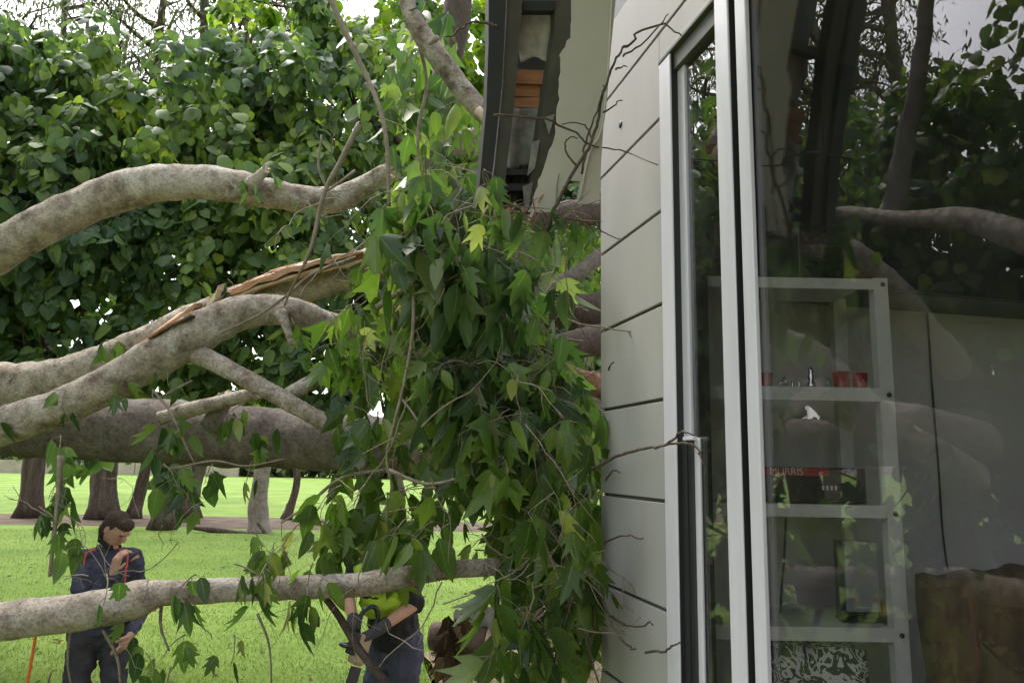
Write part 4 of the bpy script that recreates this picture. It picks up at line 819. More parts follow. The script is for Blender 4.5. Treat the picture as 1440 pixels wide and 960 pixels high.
# trees left of the frame (seen in the glass)
def B4(az, el, dist, r): a, e = rad(az), rad(el); return (dist * math.sin(a), dist * math.cos(a), 2 + dist * math.tan(e), r)
cl = [B4(a, e, d_, r_) for a, e, d_, r_ in [(-40, 12, 9.5, 1.4), (-44, 19, 9.6, 1.3), (-48, 14, 9.4, 1.5), (-46, 6, 9.2, 1.3), (-52, 20, 9.6, 1.5), (-51, 8, 9.2, 1.4), (-56, 15, 9.6, 1.6), (-42, 4, 9.4, 1.1), (-55, 3, 9.4, 1.3), (-60, 10, 9.8, 1.5), (-47, 22, 10.2, 1.2), (-50, 0, 9.4, 1.2), (-55, -3, 9.6, 1.2), (-45, 0, 9.6, 1.1)]]
clump_tree('vine_tree', 'dark vine hung tree mirrored at the left of the big door pane', (-7.4, 7.0, 0), [(-7.4, 7.0, 0), (-7.3, 7.0, 2), (-7.2, 6.9, 4), (-7.1, 6.8, 5.6)], 0.3, cl, MAT['leaf_vine'], 11500, (0.13, 0.22), 0, 'vine', T_HFAN, 6)
cl = [B4(a, e, d_, r_) for a, e, d_, r_ in [(-58, 26, 9, 1.7), (-63, 20, 9, 1.7), (-56, 36, 9, 1.7), (-62, 34, 9, 1.8), (-68, 28, 9, 1.8), (-66, 12, 9, 1.7), (-72, 18, 9, 1.8), (-70, 38, 9, 1.8), (-61, 44, 9, 1.6), (-54, 44, 9.4, 1.3), (-63, 3, 9.2, 1.3), (-77, 10, 9, 1.8), (-76, 30, 9, 1.8), (-58, 1, 9.4, 1.4), (-62, -4, 9.4, 1.2), (-67, 2, 9.2, 1.4), (-72, 1, 9.2, 1.4), (-57, 8, 9.6, 1.4)]]
clump_tree('vine_tree', 'tall dark leafy tree mirrored in the right half of the door glass', (-9.2, 4.2, 0), [(-9.2, 4.2, 0), (-9.1, 4.2, 3), (-8.9, 4.3, 6), (-8.7, 4.4, 9)], 0.4, cl, MAT['leaf_vine'], 17500, (0.14, 0.24), 0, 'vine', T_HFAN, 7)

for i, (az, d_, lb) in enumerate([(-45, 7.4, 'added low leafy shrub mirrored in the door glass, nearest the shelf'), (-56, 6.6, 'added low leafy shrub mirrored in the middle of the door glass'), (-68, 6.0, 'added low leafy shrub mirrored at the right edge of the door glass')]):  # added out of view to cover bright lawn mirrored in the glass
    x, y = d_ * math.sin(rad(az)), d_ * math.cos(rad(az))
    clump_tree('shrub', lb, (x, y, 0), [(x, y, 0), (x, y, 0.4), (x + .05, y, 0.9)], 0.04, [(x, y, 0.6, .6), (x + .55, y + .3, 0.5, .5), (x - .6, y - .2, 0.6, .6), (x + .1, y + .1, 1.2, .5), (x - .5, y + .4, 1.1, .5), (x + .5, y - .3, 1.0, .45)], MAT['leaf_vine'], 2200, (0.09, 0.15), 0, 'vine', T_HFAN, 70 + i, 'shrubs added by the fallen tree')

# ------------------------------------------------------------------ tall gums in the park
def gum(label, px, Y, H, r0, bark_m, lean=(0, 0), n_leaf=2600, crown=(0.5, 1.0), seed=1, spread=3.6, az=None, name='gum_tree'):
    r = np.random.default_rng(seed)
    if az is None: x0 = (at(px, 700, Y))[0]; y0 = Y
    else: x0, y0 = Y * math.sin(rad(az)), Y * math.cos(rad(az))
    t = thing(name, (x0, y0, 0), label, 'tree', 'tall park trees')
    zs = np.linspace(0, 1, 9); P = np.column_stack([x0 + lean[0] * zs * H + r.normal(0, .22, 9) * (zs > 0), y0 + lean[1] * zs * H + r.normal(0, .12, 9) * (zs > 0), zs * H])
    C = catmull(P, 6); u = np.linspace(0, 1, len(C)); Rr = r0 * (1 - 0.75 * u) + r0 * 0.5 * np.exp(-u * H / 0.3)
    tube('trunk', C, Rr, bark_m, t, 20, 0.22, seed, sc=0.9)
    items, tips = [], []
    for k in range(16):
        a = crown[0] + (crown[1] - crown[0]) * (k + r.uniform(0, 1)) / 16; b = C[min(int(a * (len(C) - 1)), len(C) - 1)]
        ang = r.uniform(0, 6.28); L = spread * r.uniform(0.5, 1.1) * (1.25 - 0.6 * a); d = np.array([math.cos(ang), math.sin(ang), r.uniform(0.3, 0.9)])
        e1 = b + d * L * 0.5 + r.normal(0, .25, 3); e2 = e1 + (d + r.normal(0, .5, 3) * [1, 1, .5]) * L * 0.5
        items.append((catmull(np.array([b, e1, e2]), 5), np.linspace(r0 * 0.26, 0.03, 11), 7)); tips.append(e2)
        for q in range(4):
            st = e1 + (e2 - e1) * r.uniform(0, 0.9); e3 = st + r.normal(0, 1, 3) * [0.9, 0.9, 0.6] + [0, 0, 0.35]
            items.append((np.array([st, (st + e3) / 2 + r.normal(0, .12, 3), e3]), np.array([0.035, 0.025, 0.012]), 5)); tips.append(e3)
    j = join_tubes('limbs', items, bark_m if r0 > .3 else MAT['bark_brown'], t); j['kind'] = 'stuff'
    if n_leaf:
        tips = np.array(tips); li = r.integers(0, len(tips), n_leaf); dv = r.normal(0, 1, (n_leaf, 3)) * [0.5, 0.5, 0.32]; pos = tips[li] + dv
        tip = np.column_stack([r.normal(0, .5, n_leaf), r.normal(0, .5, n_leaf), -np.ones(n_leaf)])
        n_leaf = int(n_leaf * 0.85); pos, tip = pos[:n_leaf], tip[:n_leaf]
        foliage(pos, tip, r.normal(0, 1, (n_leaf, 3)), r.uniform(0.2, 0.36, n_leaf), T_LANCE, r.integers(0, 2, n_leaf), MAT['leaf_gum'], t, 0, 'gum', 'crown')
    return t
bb, bg = MAT['bark_brown'], MAT['bark_gum']
gum('stout dark park tree at the far left, trunk behind the hanging vine leaves', 45, 26, 19, 0.33, bb, (-0.03, 0), 4200, seed=41)
gum('stout park tree with a flared base behind the head of the standing person', 148, 26, 20, 0.4, bb, (0.02, 0), 4000, seed=42)
gum('thin dark park tree between two stout ones', 190, 26.5, 15, 0.2, bb, (0.03, 0), 2200, seed=43)
gum('reddish brown park tree rising straight above the dark leafy bank into the sky', 232, 22.5, 21, 0.27, bb, (0.0, 0), 3600, crown=(0.62, 1.0), seed=44)
gum('dark park tree just right of the reddish brown trunk', 266, 27, 20, 0.34, bb, (0.035, 0), 3600, crown=(0.6, 1), seed=45)
gum('slim young park tree right of the pale broken trunk', 405, 27, 11, 0.13, bb, (0.0, 0), 1800, seed=46)
gum('tall pale barked tree far off, leaning at the top left corner', 42, 40, 27, 0.34, bb, (0.01, 0), 5200, crown=(0.55, 1), seed=47)
gum('far tall tree with thin crown seen against the sky near the top left', 150, 44, 28, 0.36, bb, (-0.06, 0), 5200, crown=(0.5, 1), seed=48, spread=5)
gum('far tall tree standing just right of the twin trunks against the sky', 268, 42, 27, 0.34, bb, (0.12, 0), 4200, crown=(0.55, 1), seed=49, spread=4.5)
gum('far tall tree whose crown fills the gap left of the hanging branch', 560, 46, 30, 0.36, bb, (-0.12, 0), 5200, crown=(0.5, 1), seed=50, spread=5)
gum('pale slender tree mirrored against the sky at the left of the door glass', 0, 22, 20, 0.26, bg, (0.0, 0), 3400, crown=(0.5, 1), seed=51, az=-44.5)
gum('pale leaning tree mirrored in the middle of the bright sky patch', 0, 24, 21, 0.36, bg, (-0.05, 0.02), 3800, crown=(0.55, 1), seed=52, az=-47.5)
gum('broad pale tree mirrored beside the dark hanging gutter', 0, 24, 22, 0.42, bg, (0.0, 0), 3800, crown=(0.55, 1), seed=53, az=-51)
gum('dark tree mirrored at the left edge of the narrow pane', 0, 24, 20, 0.34, bb, (0.0, 0), 3800, crown=(0.45, 1), seed=54, az=-39)
# pale broken snag
sn = thing('tree_snag', at(365, 700, 22.5) * [1, 1, 0], 'pale broken off tree trunk standing on the lawn', 'trunk')
px_tube('trunk', [(366, 757, 22.4, 40), (364, 735, 22.4, 30), (363, 705, 22.4, 25), (368, 670, 22.4, 22), (371, 640, 22.4, 20), (374, 560, 22.4, 16)], bg, sn, 6, 14, 0.15, 61, 0.8, MAT['wood_pale'], sc=1.5)
fb = thing('fallen_branch', at(345, 747, 21.8), 'long grey branch lying on the lawn by the pale broken trunk', 'branch')
px_tube('limb', [(272, 742, 21.8, 5), (300, 745, 21.8, 8), (340, 751, 21.8, 9), (380, 754, 21.8, 9), (410, 755, 21.8, 6)], MAT['bark_brown'], fb, 5, 8, 0.2, 62)
px_tube('side_branch', [(375, 753, 21.8, 6), (368, 742, 21.8, 5), (362, 735, 21.8, 4)], MAT['bark_brown'], fb, 4, 6, 0.1, 63)

# far hedge and pale wall beyond the lawn
n = 26000; hx = rng.uniform(-95, 45, n); hh = 4.2 + 1.6 * np.sin(hx * 0.21) + 1.1 * np.sin(hx * 0.53 + 1) + 0.8 * np.sin(hx * 1.3); hz = rng.random(n) ** 0.8 * hh
hp = np.column_stack([hx, 98 + rng.normal(0, 2.0, n), hz])
hd = link('far_hedge', leaf_mesh('far_hedge', hp, rng.normal(0, 1, (n, 3)), rng.normal(0, 1, (n, 3)), rng.uniform(0.5, 1.0, n), T_HEART[:1], np.zeros(n, int)), MAT['leaf_gum'])
tag(hd, 'soft dark line of bushes closing off the far side of the lawn', 'hedge', kind='stuff')
fw = thing('boundary_wall', (-52, 93, 0), 'low pale brown boundary wall far across the lawn', 'wall')
for i in range(9):
    x = -88 + i * 6.2
    P = [np.array([a, b, c]) for a in (x, x + 6.1) for b in (92.8, 93.1) for c in (0, 1.55)]
    link('panel', hexa('panel', P), MAT['far_wall'], fw)
# grass blades on the nearer lawn
n = 90000; gy = 5 + 17 * rng.random(n) ** 1.4; gx = (rng.random(n) * 1.05 - 0.78) * gy * 0.95
gs = link('grass', leaf_mesh('grass', np.column_stack([gx, gy, np.zeros(n)]), np.column_stack([rng.normal(0, .45, n), rng.normal(0, .45, n), np.ones(n)]), rng.normal(0, 1, (n, 3)) * [1, 1, .3], rng.uniform(0.02, 0.05, n), T_LANCE[:1], np.zeros(n, int)), MAT['grass_blade'])
tag(gs, 'short grass blades standing on the near part of the lawn', 'grass', kind='stuff')

n = 320; ly = rng.uniform(4.2, 22, n); lx = (rng.random(n) * 1.0 - 0.72) * ly * 0.95
lt = link('leaf_litter', leaf_mesh('leaf_litter', np.column_stack([lx, ly, rng.uniform(.02, .05, n)]), np.column_stack([rng.normal(0, 1, n), rng.normal(0, 1, n), rng.normal(0, .12, n)]), np.column_stack([rng.normal(0, .25, n), rng.normal(0, .25, n), np.ones(n)]), rng.uniform(.04, .09, n), T_FALL, rng.integers(0, 7, n)), MAT['leaf_dead'])
tag(lt, 'dead leaves and scraps scattered over the lawn', 'leaf litter', kind='stuff')

# ------------------------------------------------------------------ people
def blob_mesh(segs, balls):
    """overlapping tapered tubes and ellipsoids in one mesh; a voxel remesh fuses them into one skin"""
    bm = bmesh.new()
    for a, b, ra, rb in segs:
        a, b = Vector(a), Vector(b); d = b - a; L = max(d.length, 1e-4); q = d.to_track_quat('Z', 'Y').to_matrix().to_4x4()
        bmesh.ops.create_cone(bm, cap_ends=True, segments=14, radius1=ra, radius2=rb, depth=L, matrix=Matrix.Translation((a + b) / 2) @ q)
        for p, r_ in ((a, ra), (b, rb)): bmesh.ops.create_uvsphere(bm, u_segments=12, v_segments=8, radius=r_, matrix=Matrix.Translation(p))
    for c, rr, rot in balls:
        bmesh.ops.create_uvsphere(bm, u_segments=16, v_segments=10, radius=1, matrix=Matrix.Translation(c) @ rot.to_4x4() @ Matrix.Diagonal((*rr, 1)))
    me = bpy.data.meshes.new('m'); bm.to_mesh(me); bm.free(); return me
I3 = Matrix.Identity(3)
def fuse(name, segs, balls, mat, parent, vox=0.011, sm=4, fold=0.0):
    me = blob_mesh(segs, balls); me.name = name; o = link(name, me, mat, parent, True)
    m = o.modifiers.new('fuse', 'REMESH'); m.mode = 'VOXEL'; m.voxel_size = vox; m.use_smooth_shade = True
    s = o.modifiers.new('smooth', 'SMOOTH'); s.factor = 0.5; s.iterations = sm
    if fold:
        if 'folds' not in bpy.data.textures: tx = bpy.data.textures.new('folds', 'CLOUDS'); tx.noise_scale = 0.075; tx.noise_depth = 2
        dm = o.modifiers.new('folds', 'DISPLACE'); dm.texture = bpy.data.textures['folds']; dm.strength = fold; dm.mid_level = 0.5; dm.texture_coords = 'LOCAL'
    return o
def hand_parts(w, fdir, pdir, size=0.085, curl=0.7):
    """palm + five fingers: fdir finger direction, pdir palm normal"""
    f = Vector(fdir).normalized(); p = Vector(pdir); p = (p - f * p.dot(f)).normalized(); s = f.cross(p); w = Vector(w)
    segs = []; palm = w + f * size * 0.5
    segs.append((w, w + f * size * 0.9, 0.026, 0.03))
    for i, (off, L) in enumerate(((-0.031, 0.065), (-0.011, 0.078), (0.010, 0.074), (0.029, 0.058))):
        k = w + f * size + s * off; d1 = (f + p * curl * 0.5).normalized(); m_ = k + d1 * L * 0.5; d2 = (f + p * curl * 1.6).normalized(); e = m_ + d2 * L * 0.5
        segs += [(w + f * size * 0.45 + s * off * 0.8, k, 0.012, 0.011), (k, m_, 0.0105, 0.0095), (m_, e, 0.0095, 0.008)]
    tb = w + f * size * 0.25 - s * 0.028; t1 = tb + (f * 0.6 - s * 0.7 + p * 0.3).normalized() * 0.038; t2 = t1 + (f * 0.9 - s * 0.1 + p * 0.5).normalized() * 0.034
    segs += [(tb, t1, 0.014, 0.011), (t1, t2, 0.011, 0.009)]
    return segs
def person(label, base, facing, lean, head_yaw, head_pitch, arms, height, jacket, trousers, gloved, sleeve_end, extra=None):
    """facing: degrees, 0 = towards the camera, positive = to the photo's right. arms: two lists shoulder->elbow->wrist + finger dir + palm dir (world)"""
    t = thing('person', base, label, 'person'); b = Vector(base); k = height / 1.76
    rz = Matrix.Rotation(rad(facing), 3, 'Z'); fwd = rz @ Vector((0, -1, 0)); side = rz @ Vector((1, 0, 0)); up = Vector((0, 0, 1))
    tl = (up * math.cos(rad(lean)) + fwd * math.sin(rad(lean))).normalized()
    hip = b + up * 0.93 * k - fwd * 0.02; chest = hip + tl * 0.36 * k; neck = hip + tl * 0.53 * k; hb_ = neck + (tl * 0.8 + fwd * 0.25).normalized() * 0.09 * k
    hy = Matrix.Rotation(rad(head_yaw), 3, 'Z'); hf = hy @ Vector((0, -1, 0)); hs = hy @ Vector((1, 0, 0)); hp_ = Matrix.Rotation(rad(head_pitch), 3, hs)
    HR = Matrix((hs, -(hp_ @ hf), hp_ @ up)).transposed()          # local x side, -y face, z up
    hc = hb_ + (hp_ @ up) * 0.10 * k
    def H(x, y, z): return hc + HR @ Vector((x, y, z))
    segs = [(hip, chest, 0.12, 0.125), (chest, neck, 0.12, 0.06), (neck, hb_, 0.055, 0.052)]
    shp = [neck - tl * 0.06 + side * 0.165 * k, neck - tl * 0.06 - side * 0.165 * k]
    balls = [(hip, (0.15, 0.11, 0.12), rz), (chest, (0.165, 0.115, 0.17), rz),
             (hc, (0.077, 0.098, 0.112), HR), (H(0, -0.028, -0.045), (0.058, 0.066, 0.075), HR),         # skull, jaw
             (H(0, -0.098, -0.012), (0.013, 0.018, 0.02), HR), (H(0, -0.107, -0.026), (0.014, 0.014, 0.011), HR),   # nose
             (H(0, -0.088, 0.022), (0.05, 0.014, 0.012), HR), (H(0, -0.087, -0.062), (0.025, 0.012, 0.009), HR), (H(0, -0.08, -0.1), (0.024, 0.02, 0.018), HR),
             (H(0.078, 0.008, -0.01), (0.009, 0.02, 0.032), HR), (H(-0.078, 0.008, -0.01), (0.009, 0.02, 0.032), HR)]
    jseg = [(hip + up * 0.0, chest, 0.155, 0.155), (chest, neck - tl * 0.03, 0.15, 0.085)]
    jball = [(hip - up * 0.04, (0.17, 0.132, 0.13), rz), (chest, (0.175, 0.135, 0.18), rz)]
    gl = []
    for sh, (el, wr, fd, pd, cu) in zip(shp, arms):
        el, wr = Vector(el), Vector(wr); segs += [(neck - tl * 0.05, sh, 0.06, 0.06), (sh, el, 0.052, 0.042), (el, wr, 0.042, 0.027)]
        hpz = hand_parts(wr, fd, pd, 0.085, cu); segs += hpz
        jseg += [(neck - tl * 0.06, sh, 0.075, 0.068), (chest + tl * 0.06, sh, 0.1, 0.066), (sh, el, 0.068, 0.056)]
        if sleeve_end > 0: jseg.append((el, el + (wr - el) * sleeve_end, 0.055, 0.042))
        gl.append([(a_, c_, r1 + 0.004, r2 + 0.004) for a_, c_, r1, r2 in hpz] + [(wr, wr + (el - wr) * 0.25, 0.034, 0.04)])
    tseg = [(hip, hip - up * 0.08, 0.14, 0.13)]
    for sgn in (1, -1):
        hj = hip + side * 0.09 * sgn - up * 0.05; kn = b + side * 0.115 * sgn + up * 0.5 * k + fwd * 0.03; an = b + side * 0.13 * sgn + up * 0.09 * k - fwd * 0.01
        segs += [(hj, kn, 0.085, 0.055), (kn, an, 0.052, 0.036), (an - up * 0.03, an + fwd * 0.14 - up * 0.045, 0.04, 0.032)]
        tseg += [(hj, kn, 0.11, 0.085), (kn, an + up * 0.02, 0.083, 0.072)]
        fuse('boot', [(an + up * 0.06, an - up * 0.02, 0.056, 0.052), (an - up * 0.03, an + fwd * 0.15 - up * 0.04, 0.052, 0.042)], [], MAT['boot'], t, 0.014, 2)
    fuse('body', segs, balls, MAT['skin'], t, 0.0055, 2)
    fuse('jacket', jseg, jball, MAT[jacket], t, 0.010, 4, 0.05)
    fuse('trousers', tseg, [(hip - up * 0.02, (0.155, 0.12, 0.1), rz)], MAT[trousers], t, 0.011, 4, 0.05)
    fuse('hair', [], [(H(0, 0.020, 0.022), (0.083, 0.095, 0.098), HR), (H(0, 0.045, -0.04), (0.077, 0.062, 0.072), HR), (H(0, -0.04, 0.066), (0.068, 0.056, 0.045), HR), (H(0.06, 0.01, 0.0), (0.024, 0.035, 0.05), HR), (H(-0.06, 0.01, 0.0), (0.024, 0.035, 0.05), HR)], MAT['hair'], t, 0.008, 2)
    n = 2600; rh = np.random.default_rng(5); dv = unit(rh.normal(size=(n, 3))); cen = np.array([(0, 0.020, 0.022), (0, 0.045, -0.04), (0, -0.04, 0.066)]); rr = np.array([(0.084, 0.096, 0.099), (0.078, 0.063, 0.073), (0.069, 0.057, 0.046)]); wi = rh.choice(3, n, p=[.6, .2, .2])
    loc = cen[wi] + dv * rr[wi]; keep = ~((loc[:, 1] < -0.045) & (loc[:, 2] < 0.05)); loc, dv = loc[keep], dv[keep]; n = len(loc); Hm = np.array(HR)
    tg = np.column_stack([rh.normal(0, .35, n), loc[:, 1] * 6 - 0.2 + rh.normal(0, .3, n), -0.6 + rh.normal(0, .3, n)]); tg = tg - dv * np.sum(tg * dv, 1, keepdims=True) * 0.95
    hs_ = link('hair_strands', leaf_mesh('hair_strands', np.array(hc) + loc @ Hm.T - 0.002 * (dv @ Hm.T), tg @ Hm.T, dv @ Hm.T, rh.uniform(.010, .019, n), T_LANCE, rh.integers(0, 2, n)), MAT['hair'], t); hs_['kind'] = 'stuff'
    for sgn in (1, -1):
        e = fuse('eye', [], [(H(0.032 * sgn, -0.082, 0.006), (0.012, 0.01, 0.008), HR)], MAT['black_plastic'], t, 0.004, 1)
    if gloved:
        for gsg in gl: fuse('glove', gsg, [], MAT['glove'], t, 0.009, 2)
    return t, dict(hip=hip, chest=chest, neck=neck, hc=hc, H=H, HR=HR, fwd=fwd, side=side, up=up, sh=shp, tl=tl)
# standing person on the left, head bowed, hand to the chin
pb = at(150, 800, 5.6) * [1, 1, 0]
elR = at(112, 862, 5.32); wrR = at(160, 803, 5.28); elL = at(200, 856, 5.7); wrL = at(184, 892, 5.42)
p1, q1 = person('person in navy jacket with red piping standing on the lawn, hand raised to chin', pb, 22, 4, 74, 38,
             [(elL, wrL, (-0.4, -0.3, -0.8), (-1, 0, 0), 0.5), (elR, wrR, (0.25, -0.1, 1.0), (0.5, 0.6, 0.0), 0.9)], 1.64, 'navy_cloth', 'grey_cloth', False, 0.9)
nk, sh, fw_, sd, up_ = q1['neck'], q1['sh'], q1['fwd'], q1['side'], q1['up']
def ribbon(name, pts, r_, mat, parent): return tube(name, catmull(np.array([list(p) for p in pts]), 6), np.full((len(pts) - 1) * 6 + 1, r_), mat, parent, 8)
ribbon('piping', [nk + sd * 0.07 + fw_ * 0.07 + up_ * 0.01, sh[0] + fw_ * 0.085 - sd * 0.03 + up_ * 0.055, sh[0] + fw_ * 0.10 - sd * 0.02 - up_ * 0.03, q1['chest'] + sd * 0.13 + fw_ * 0.145, q1['hip'] + sd * 0.14 + fw_ * 0.13 + up_ * 0.08], 0.0065, MAT['piping_red'], p1)
ribbon('piping', [nk - sd * 0.07 + fw_ * 0.07 + up_ * 0.01, sh[1] + fw_ * 0.085 + sd * 0.03 + up_ * 0.05, sh[1] + fw_ * 0.10 + sd * 0.02 - up_ * 0.05, q1['chest'] - sd * 0.12 + fw_ * 0.15, q1['hip'] - sd * 0.13 + fw_ * 0.14 + up_ * 0.08], 0.0065, MAT['piping_red'], p1)
H_ = q1['H']
fuse('collar', [(H_(-0.075, 0.0, -0.1), H_(-0.05, -0.075, -0.108), 0.016, 0.016), (H_(-0.05, -0.075, -0.108), H_(0.05, -0.075, -0.108), 0.016, 0.016), (H_(0.05, -0.075, -0.108), H_(0.075, 0.0, -0.1), 0.016, 0.016), (H_(0.075, 0.0, -0.1), H_(0.0, 0.085, -0.1), 0.018, 0.018), (H_(0.0, 0.085, -0.1), H_(-0.075, 0, -0.1), 0.018, 0.018)], [], MAT['black_cloth'], p1, 0.008, 2)
# second person bent over a saw behind the leaves
pb2 = at(556, 850, 5.0) * [1, 1, 0]
e1, w1 = at(584, 848, 4.85), at(528, 888, 4.68); e2, w2 = at(488, 834, 4.85), at(500, 882, 4.68)
p2, q2 = person('person in dark work clothes and gloves bending to a chainsaw, half hidden by leaves', pb2, -35, 22, -40, 25,
             [(e1, w1, (-0.8, -0.2, -0.4), (0, 0.2, -1), 1.2), (e2, w2, (0.1, -0.2, -1), (0.6, 0.3, 0), 1.2)], 1.78, 'black_cloth', 'navy_cloth', True, 0.0)
fuse('vest', [(q2['chest'] - q2['tl'] * 0.1, q2['neck'] - q2['tl'] * 0.05, 0.172, 0.11)], [(q2['chest'] + q2['tl'] * 0.03, (0.205, 0.158, 0.15), Matrix.Rotation(rad(-35), 3, 'Z'))], MAT['hivis'], p2, 0.010, 3, 0.06)
# chainsaw
sc_c = at(506, 912, 4.66); cs = thing('chainsaw', sc_c, 'cream and black chainsaw held low in gloved hands', 'chainsaw')
ax = np.array([-0.25, -0.2, -0.94]); ax /= np.linalg.norm(ax); ay = np.cross(ax, [0, 0, 1.0]); ay /= np.linalg.norm(ay); az_ = np.cross(ay, ax) * -1; az_ = az_ if az_[2] > 0 else -az_
box_at('engine_housing', sc_c, ax, ay, az_, 0.085, 0.045, 0.042, MAT['cream_plastic'], cs, 0.02)
box_at('air_cover', sc_c + az_ * 0.055 - ax * 0.02, ax, ay, az_, 0.06, 0.04, 0.016, MAT['black_plastic'], cs, 0.01)
box_at('guide_bar', sc_c + ax * 0.29 - az_ * 0.015, ax, ay, az_, 0.19, 0.004, 0.03, MAT['handle_grey'], cs, 0.003)
box_at('chain', sc_c + ax * 0.29 - az_ * 0.015, ax, ay, az_, 0.194, 0.0025, 0.036, MAT['black_plastic'], cs, 0.002)
tube('front_handle', catmull(np.array([sc_c - az_ * 0.05 + ay * 0.07, sc_c + az_ * 0.06 + ay * 0.08, sc_c + az_ * 0.12 + ay * 0.02, sc_c + az_ * 0.12 - ay * 0.05, sc_c + az_ * 0.03 - ay * 0.075]), 6), np.full(25, 0.012), MAT['black_plastic'], cs, 8)
tube('rear_handle', catmull(np.array([sc_c - ax * 0.09 + az_ * 0.05, sc_c - ax * 0.19 + az_ * 0.06, sc_c - ax * 0.24 + az_ * 0.0, sc_c - ax * 0.19 - az_ * 0.05, sc_c - ax * 0.09 - az_ * 0.05]), 6), np.full(25, 0.014), MAT['black_plastic'], cs, 8)

# ------------------------------------------------------------------ loose things outside
rp = tube('rope', catmull(np.array([at(52, 872, 3.0), at(49, 900, 3.0), at(43, 935, 3.0), at(37, 965, 3.0), at(28, 1010, 3.0)]), 8), np.full(33, 0.0055), MAT['rope_orange'], None, 8, org=at(52, 872, 3.0))
tag(rp, 'thin orange rope hanging from the lowest limb at the left edge', 'rope')
V, F = [], []; c0 = at(672, 878, 8.3); c0[2] = 0.25
for j in range(2):
    for i in range(33):
        for k_ in range(2):
            V.append(c0 + np.array([(i - 16) * 0.016, 0.02 * k_ + 0.25 * j + 0.012 * k_, 0.018 * math.sin(i * 1.05) + (0.22 if j == 0 else -0.12) + 0.1 * math.sin(i * .1) + 0.004 * k_]))
for i in range(32):
    a = 2 * i; F += [(a, a + 2, 66 + a + 2, 66 + a), (a + 1, 66 + a + 1, 66 + a + 3, a + 3)]
sm_ = link('metal_scrap', mesh_py('metal_scrap', V, F), MAT['scrap_metal'], None, True, org=c0 * [1, 1, 0]); tag(sm_, 'bent grey ribbed metal sheet lying on the ground behind the leaves', 'metal sheet')
lg = thing('log', at(645, 880, 8.6) * [1, 1, 0], 'short dark sawn log lying on the dirt beside the metal sheet', 'log')
lc = at(650, 880, 8.6); lc[2] = 0.16
tube('bark', np.array([lc + [-0.32, 0.1, 0], lc, lc + [0.3, -0.1, 0]]), np.array([0.15, 0.16, 0.15]), MAT['bark_brown'], lg, 16, 0.08, 71, 0.0, MAT['wood_pale'])

# ------------------------------------------------------------------ things behind the glass
SY = 2.56                                       # shelf front
sx0, sx1 = at(952, 600, SY)[0], at(1279, 900, SY)[0]
shelf = thing('shelf_unit', (0.95, SY + 0.15, 0.9), 'pale metal shelf unit with five tiers standing just inside the glass door', 'shelf')
smt = MAT['shelf_metal']
def sbox(name, x0, x1, y0, y1, z0, z1, mat, parent, bev=0.0, org=None):
    P = [np.array([a, b, c]) for a in (x0, x1) for b in (y0, y1) for c in (z0, z1)]
    return link(name, hexa(name, P, bev), mat, parent, org=org)
ztop = at(1240, 391, SY)[2]; PW = 0.048
for x in (sx0, sx1 - PW):
    for y in (SY, SY + 0.33):
        pst = sbox('post', x, x + PW, y, y + 0.004, 0.9, ztop, smt, shelf)
        sbox('flange', x if x > 1 else x, x + 0.004, y + 0.0045, y + 0.04, 0.9, ztop, smt, pst)
TIER = [(391, 406), (544, 563), (709, 727), (881, 901)]
tz = []
for i, (ya, yb) in enumerate(TIER):
    z1 = at(1160, ya, SY)[2]; z0 = at(1160, yb, SY)[2]; tz.append(z1)
    tr_ = sbox('shelf_tier', sx0 + 0.001, sx1 - PW - 0.001, SY + 0.003, SY + 0.325, z1 - 0.012, z1 - 0.002, smt, shelf)
    sbox('front_lip', sx0 + 0.001, sx1 - PW - 0.0005, SY - 0.002, SY + 0.0025, z0, z1, smt, tr_, 0.001)
    bx_ = at((1241, 1250, 1259, 1268)[i], (400, 555, 722, 893)[i], SY - 0.004)
    tube('bolt', np.array([bx_, bx_ + np.array([0, -0.004, 0])]), np.array([0.008, 0.008]), MAT['black_plastic'], shelf, 10)
z5 = 0.98
tr_ = sbox('shelf_tier', sx0 + 0.001, sx1 - PW - 0.001, SY + 0.003, SY + 0.325, z5 - 0.012, z5 - 0.002, smt, shelf); sbox('front_lip', sx0 + 0.001, sx1 - PW - 0.0005, SY - 0.002, SY + 0.0025, z5 - 0.05, z5, smt, tr_, 0.001)
def cup(px0, px1, py_top, tier, Y, label):
    x0, x1 = at(px0, 540, Y)[0], at(px1, 540, Y)[0]; zb = tz[tier]; zt = at((px0 + px1) / 2, py_top, Y)[2]; c = np.array([(x0 + x1) / 2, Y, zb]); R1 = (x1 - x0) / 2; h = zt - zb
    prof = [(0.0, 0.001), (R1 * 0.8, 0.001), (R1 * 0.84, h * 0.1), (R1, h), (R1 - 0.004, h), (R1 * 0.78, h * 0.15), (0.0, h * 0.12)]
    V, F = [], []; n = 20
    for r_, z in prof:
        for i in range(n): V.append(c + np.array([r_ * math.cos(6.283 * i / n), r_ * math.sin(6.283 * i / n), z]))
    for j in range(len(prof) - 1):
        for i in range(n): F.append((j * n + i, j * n + (i + 1) % n, (j + 1) * n + (i + 1) % n, (j + 1) * n + i))
    o = link('cup', mesh_py('cup', V, F), MAT['red_glass'], None, True, org=c); tag(o, label, 'cup', 'red cups on the shelf')
cup(1172, 1196, 523, 1, SY + 0.12, 'red cup on the second tier, left one of the pair near the post')
cup(1199, 1220, 525, 1, SY + 0.12, 'red cup on the second tier, closest to the shelf post')
cup(1070, 1087, 524, 1, SY + 0.12, 'red cup on the second tier, half hidden by the white door stile')
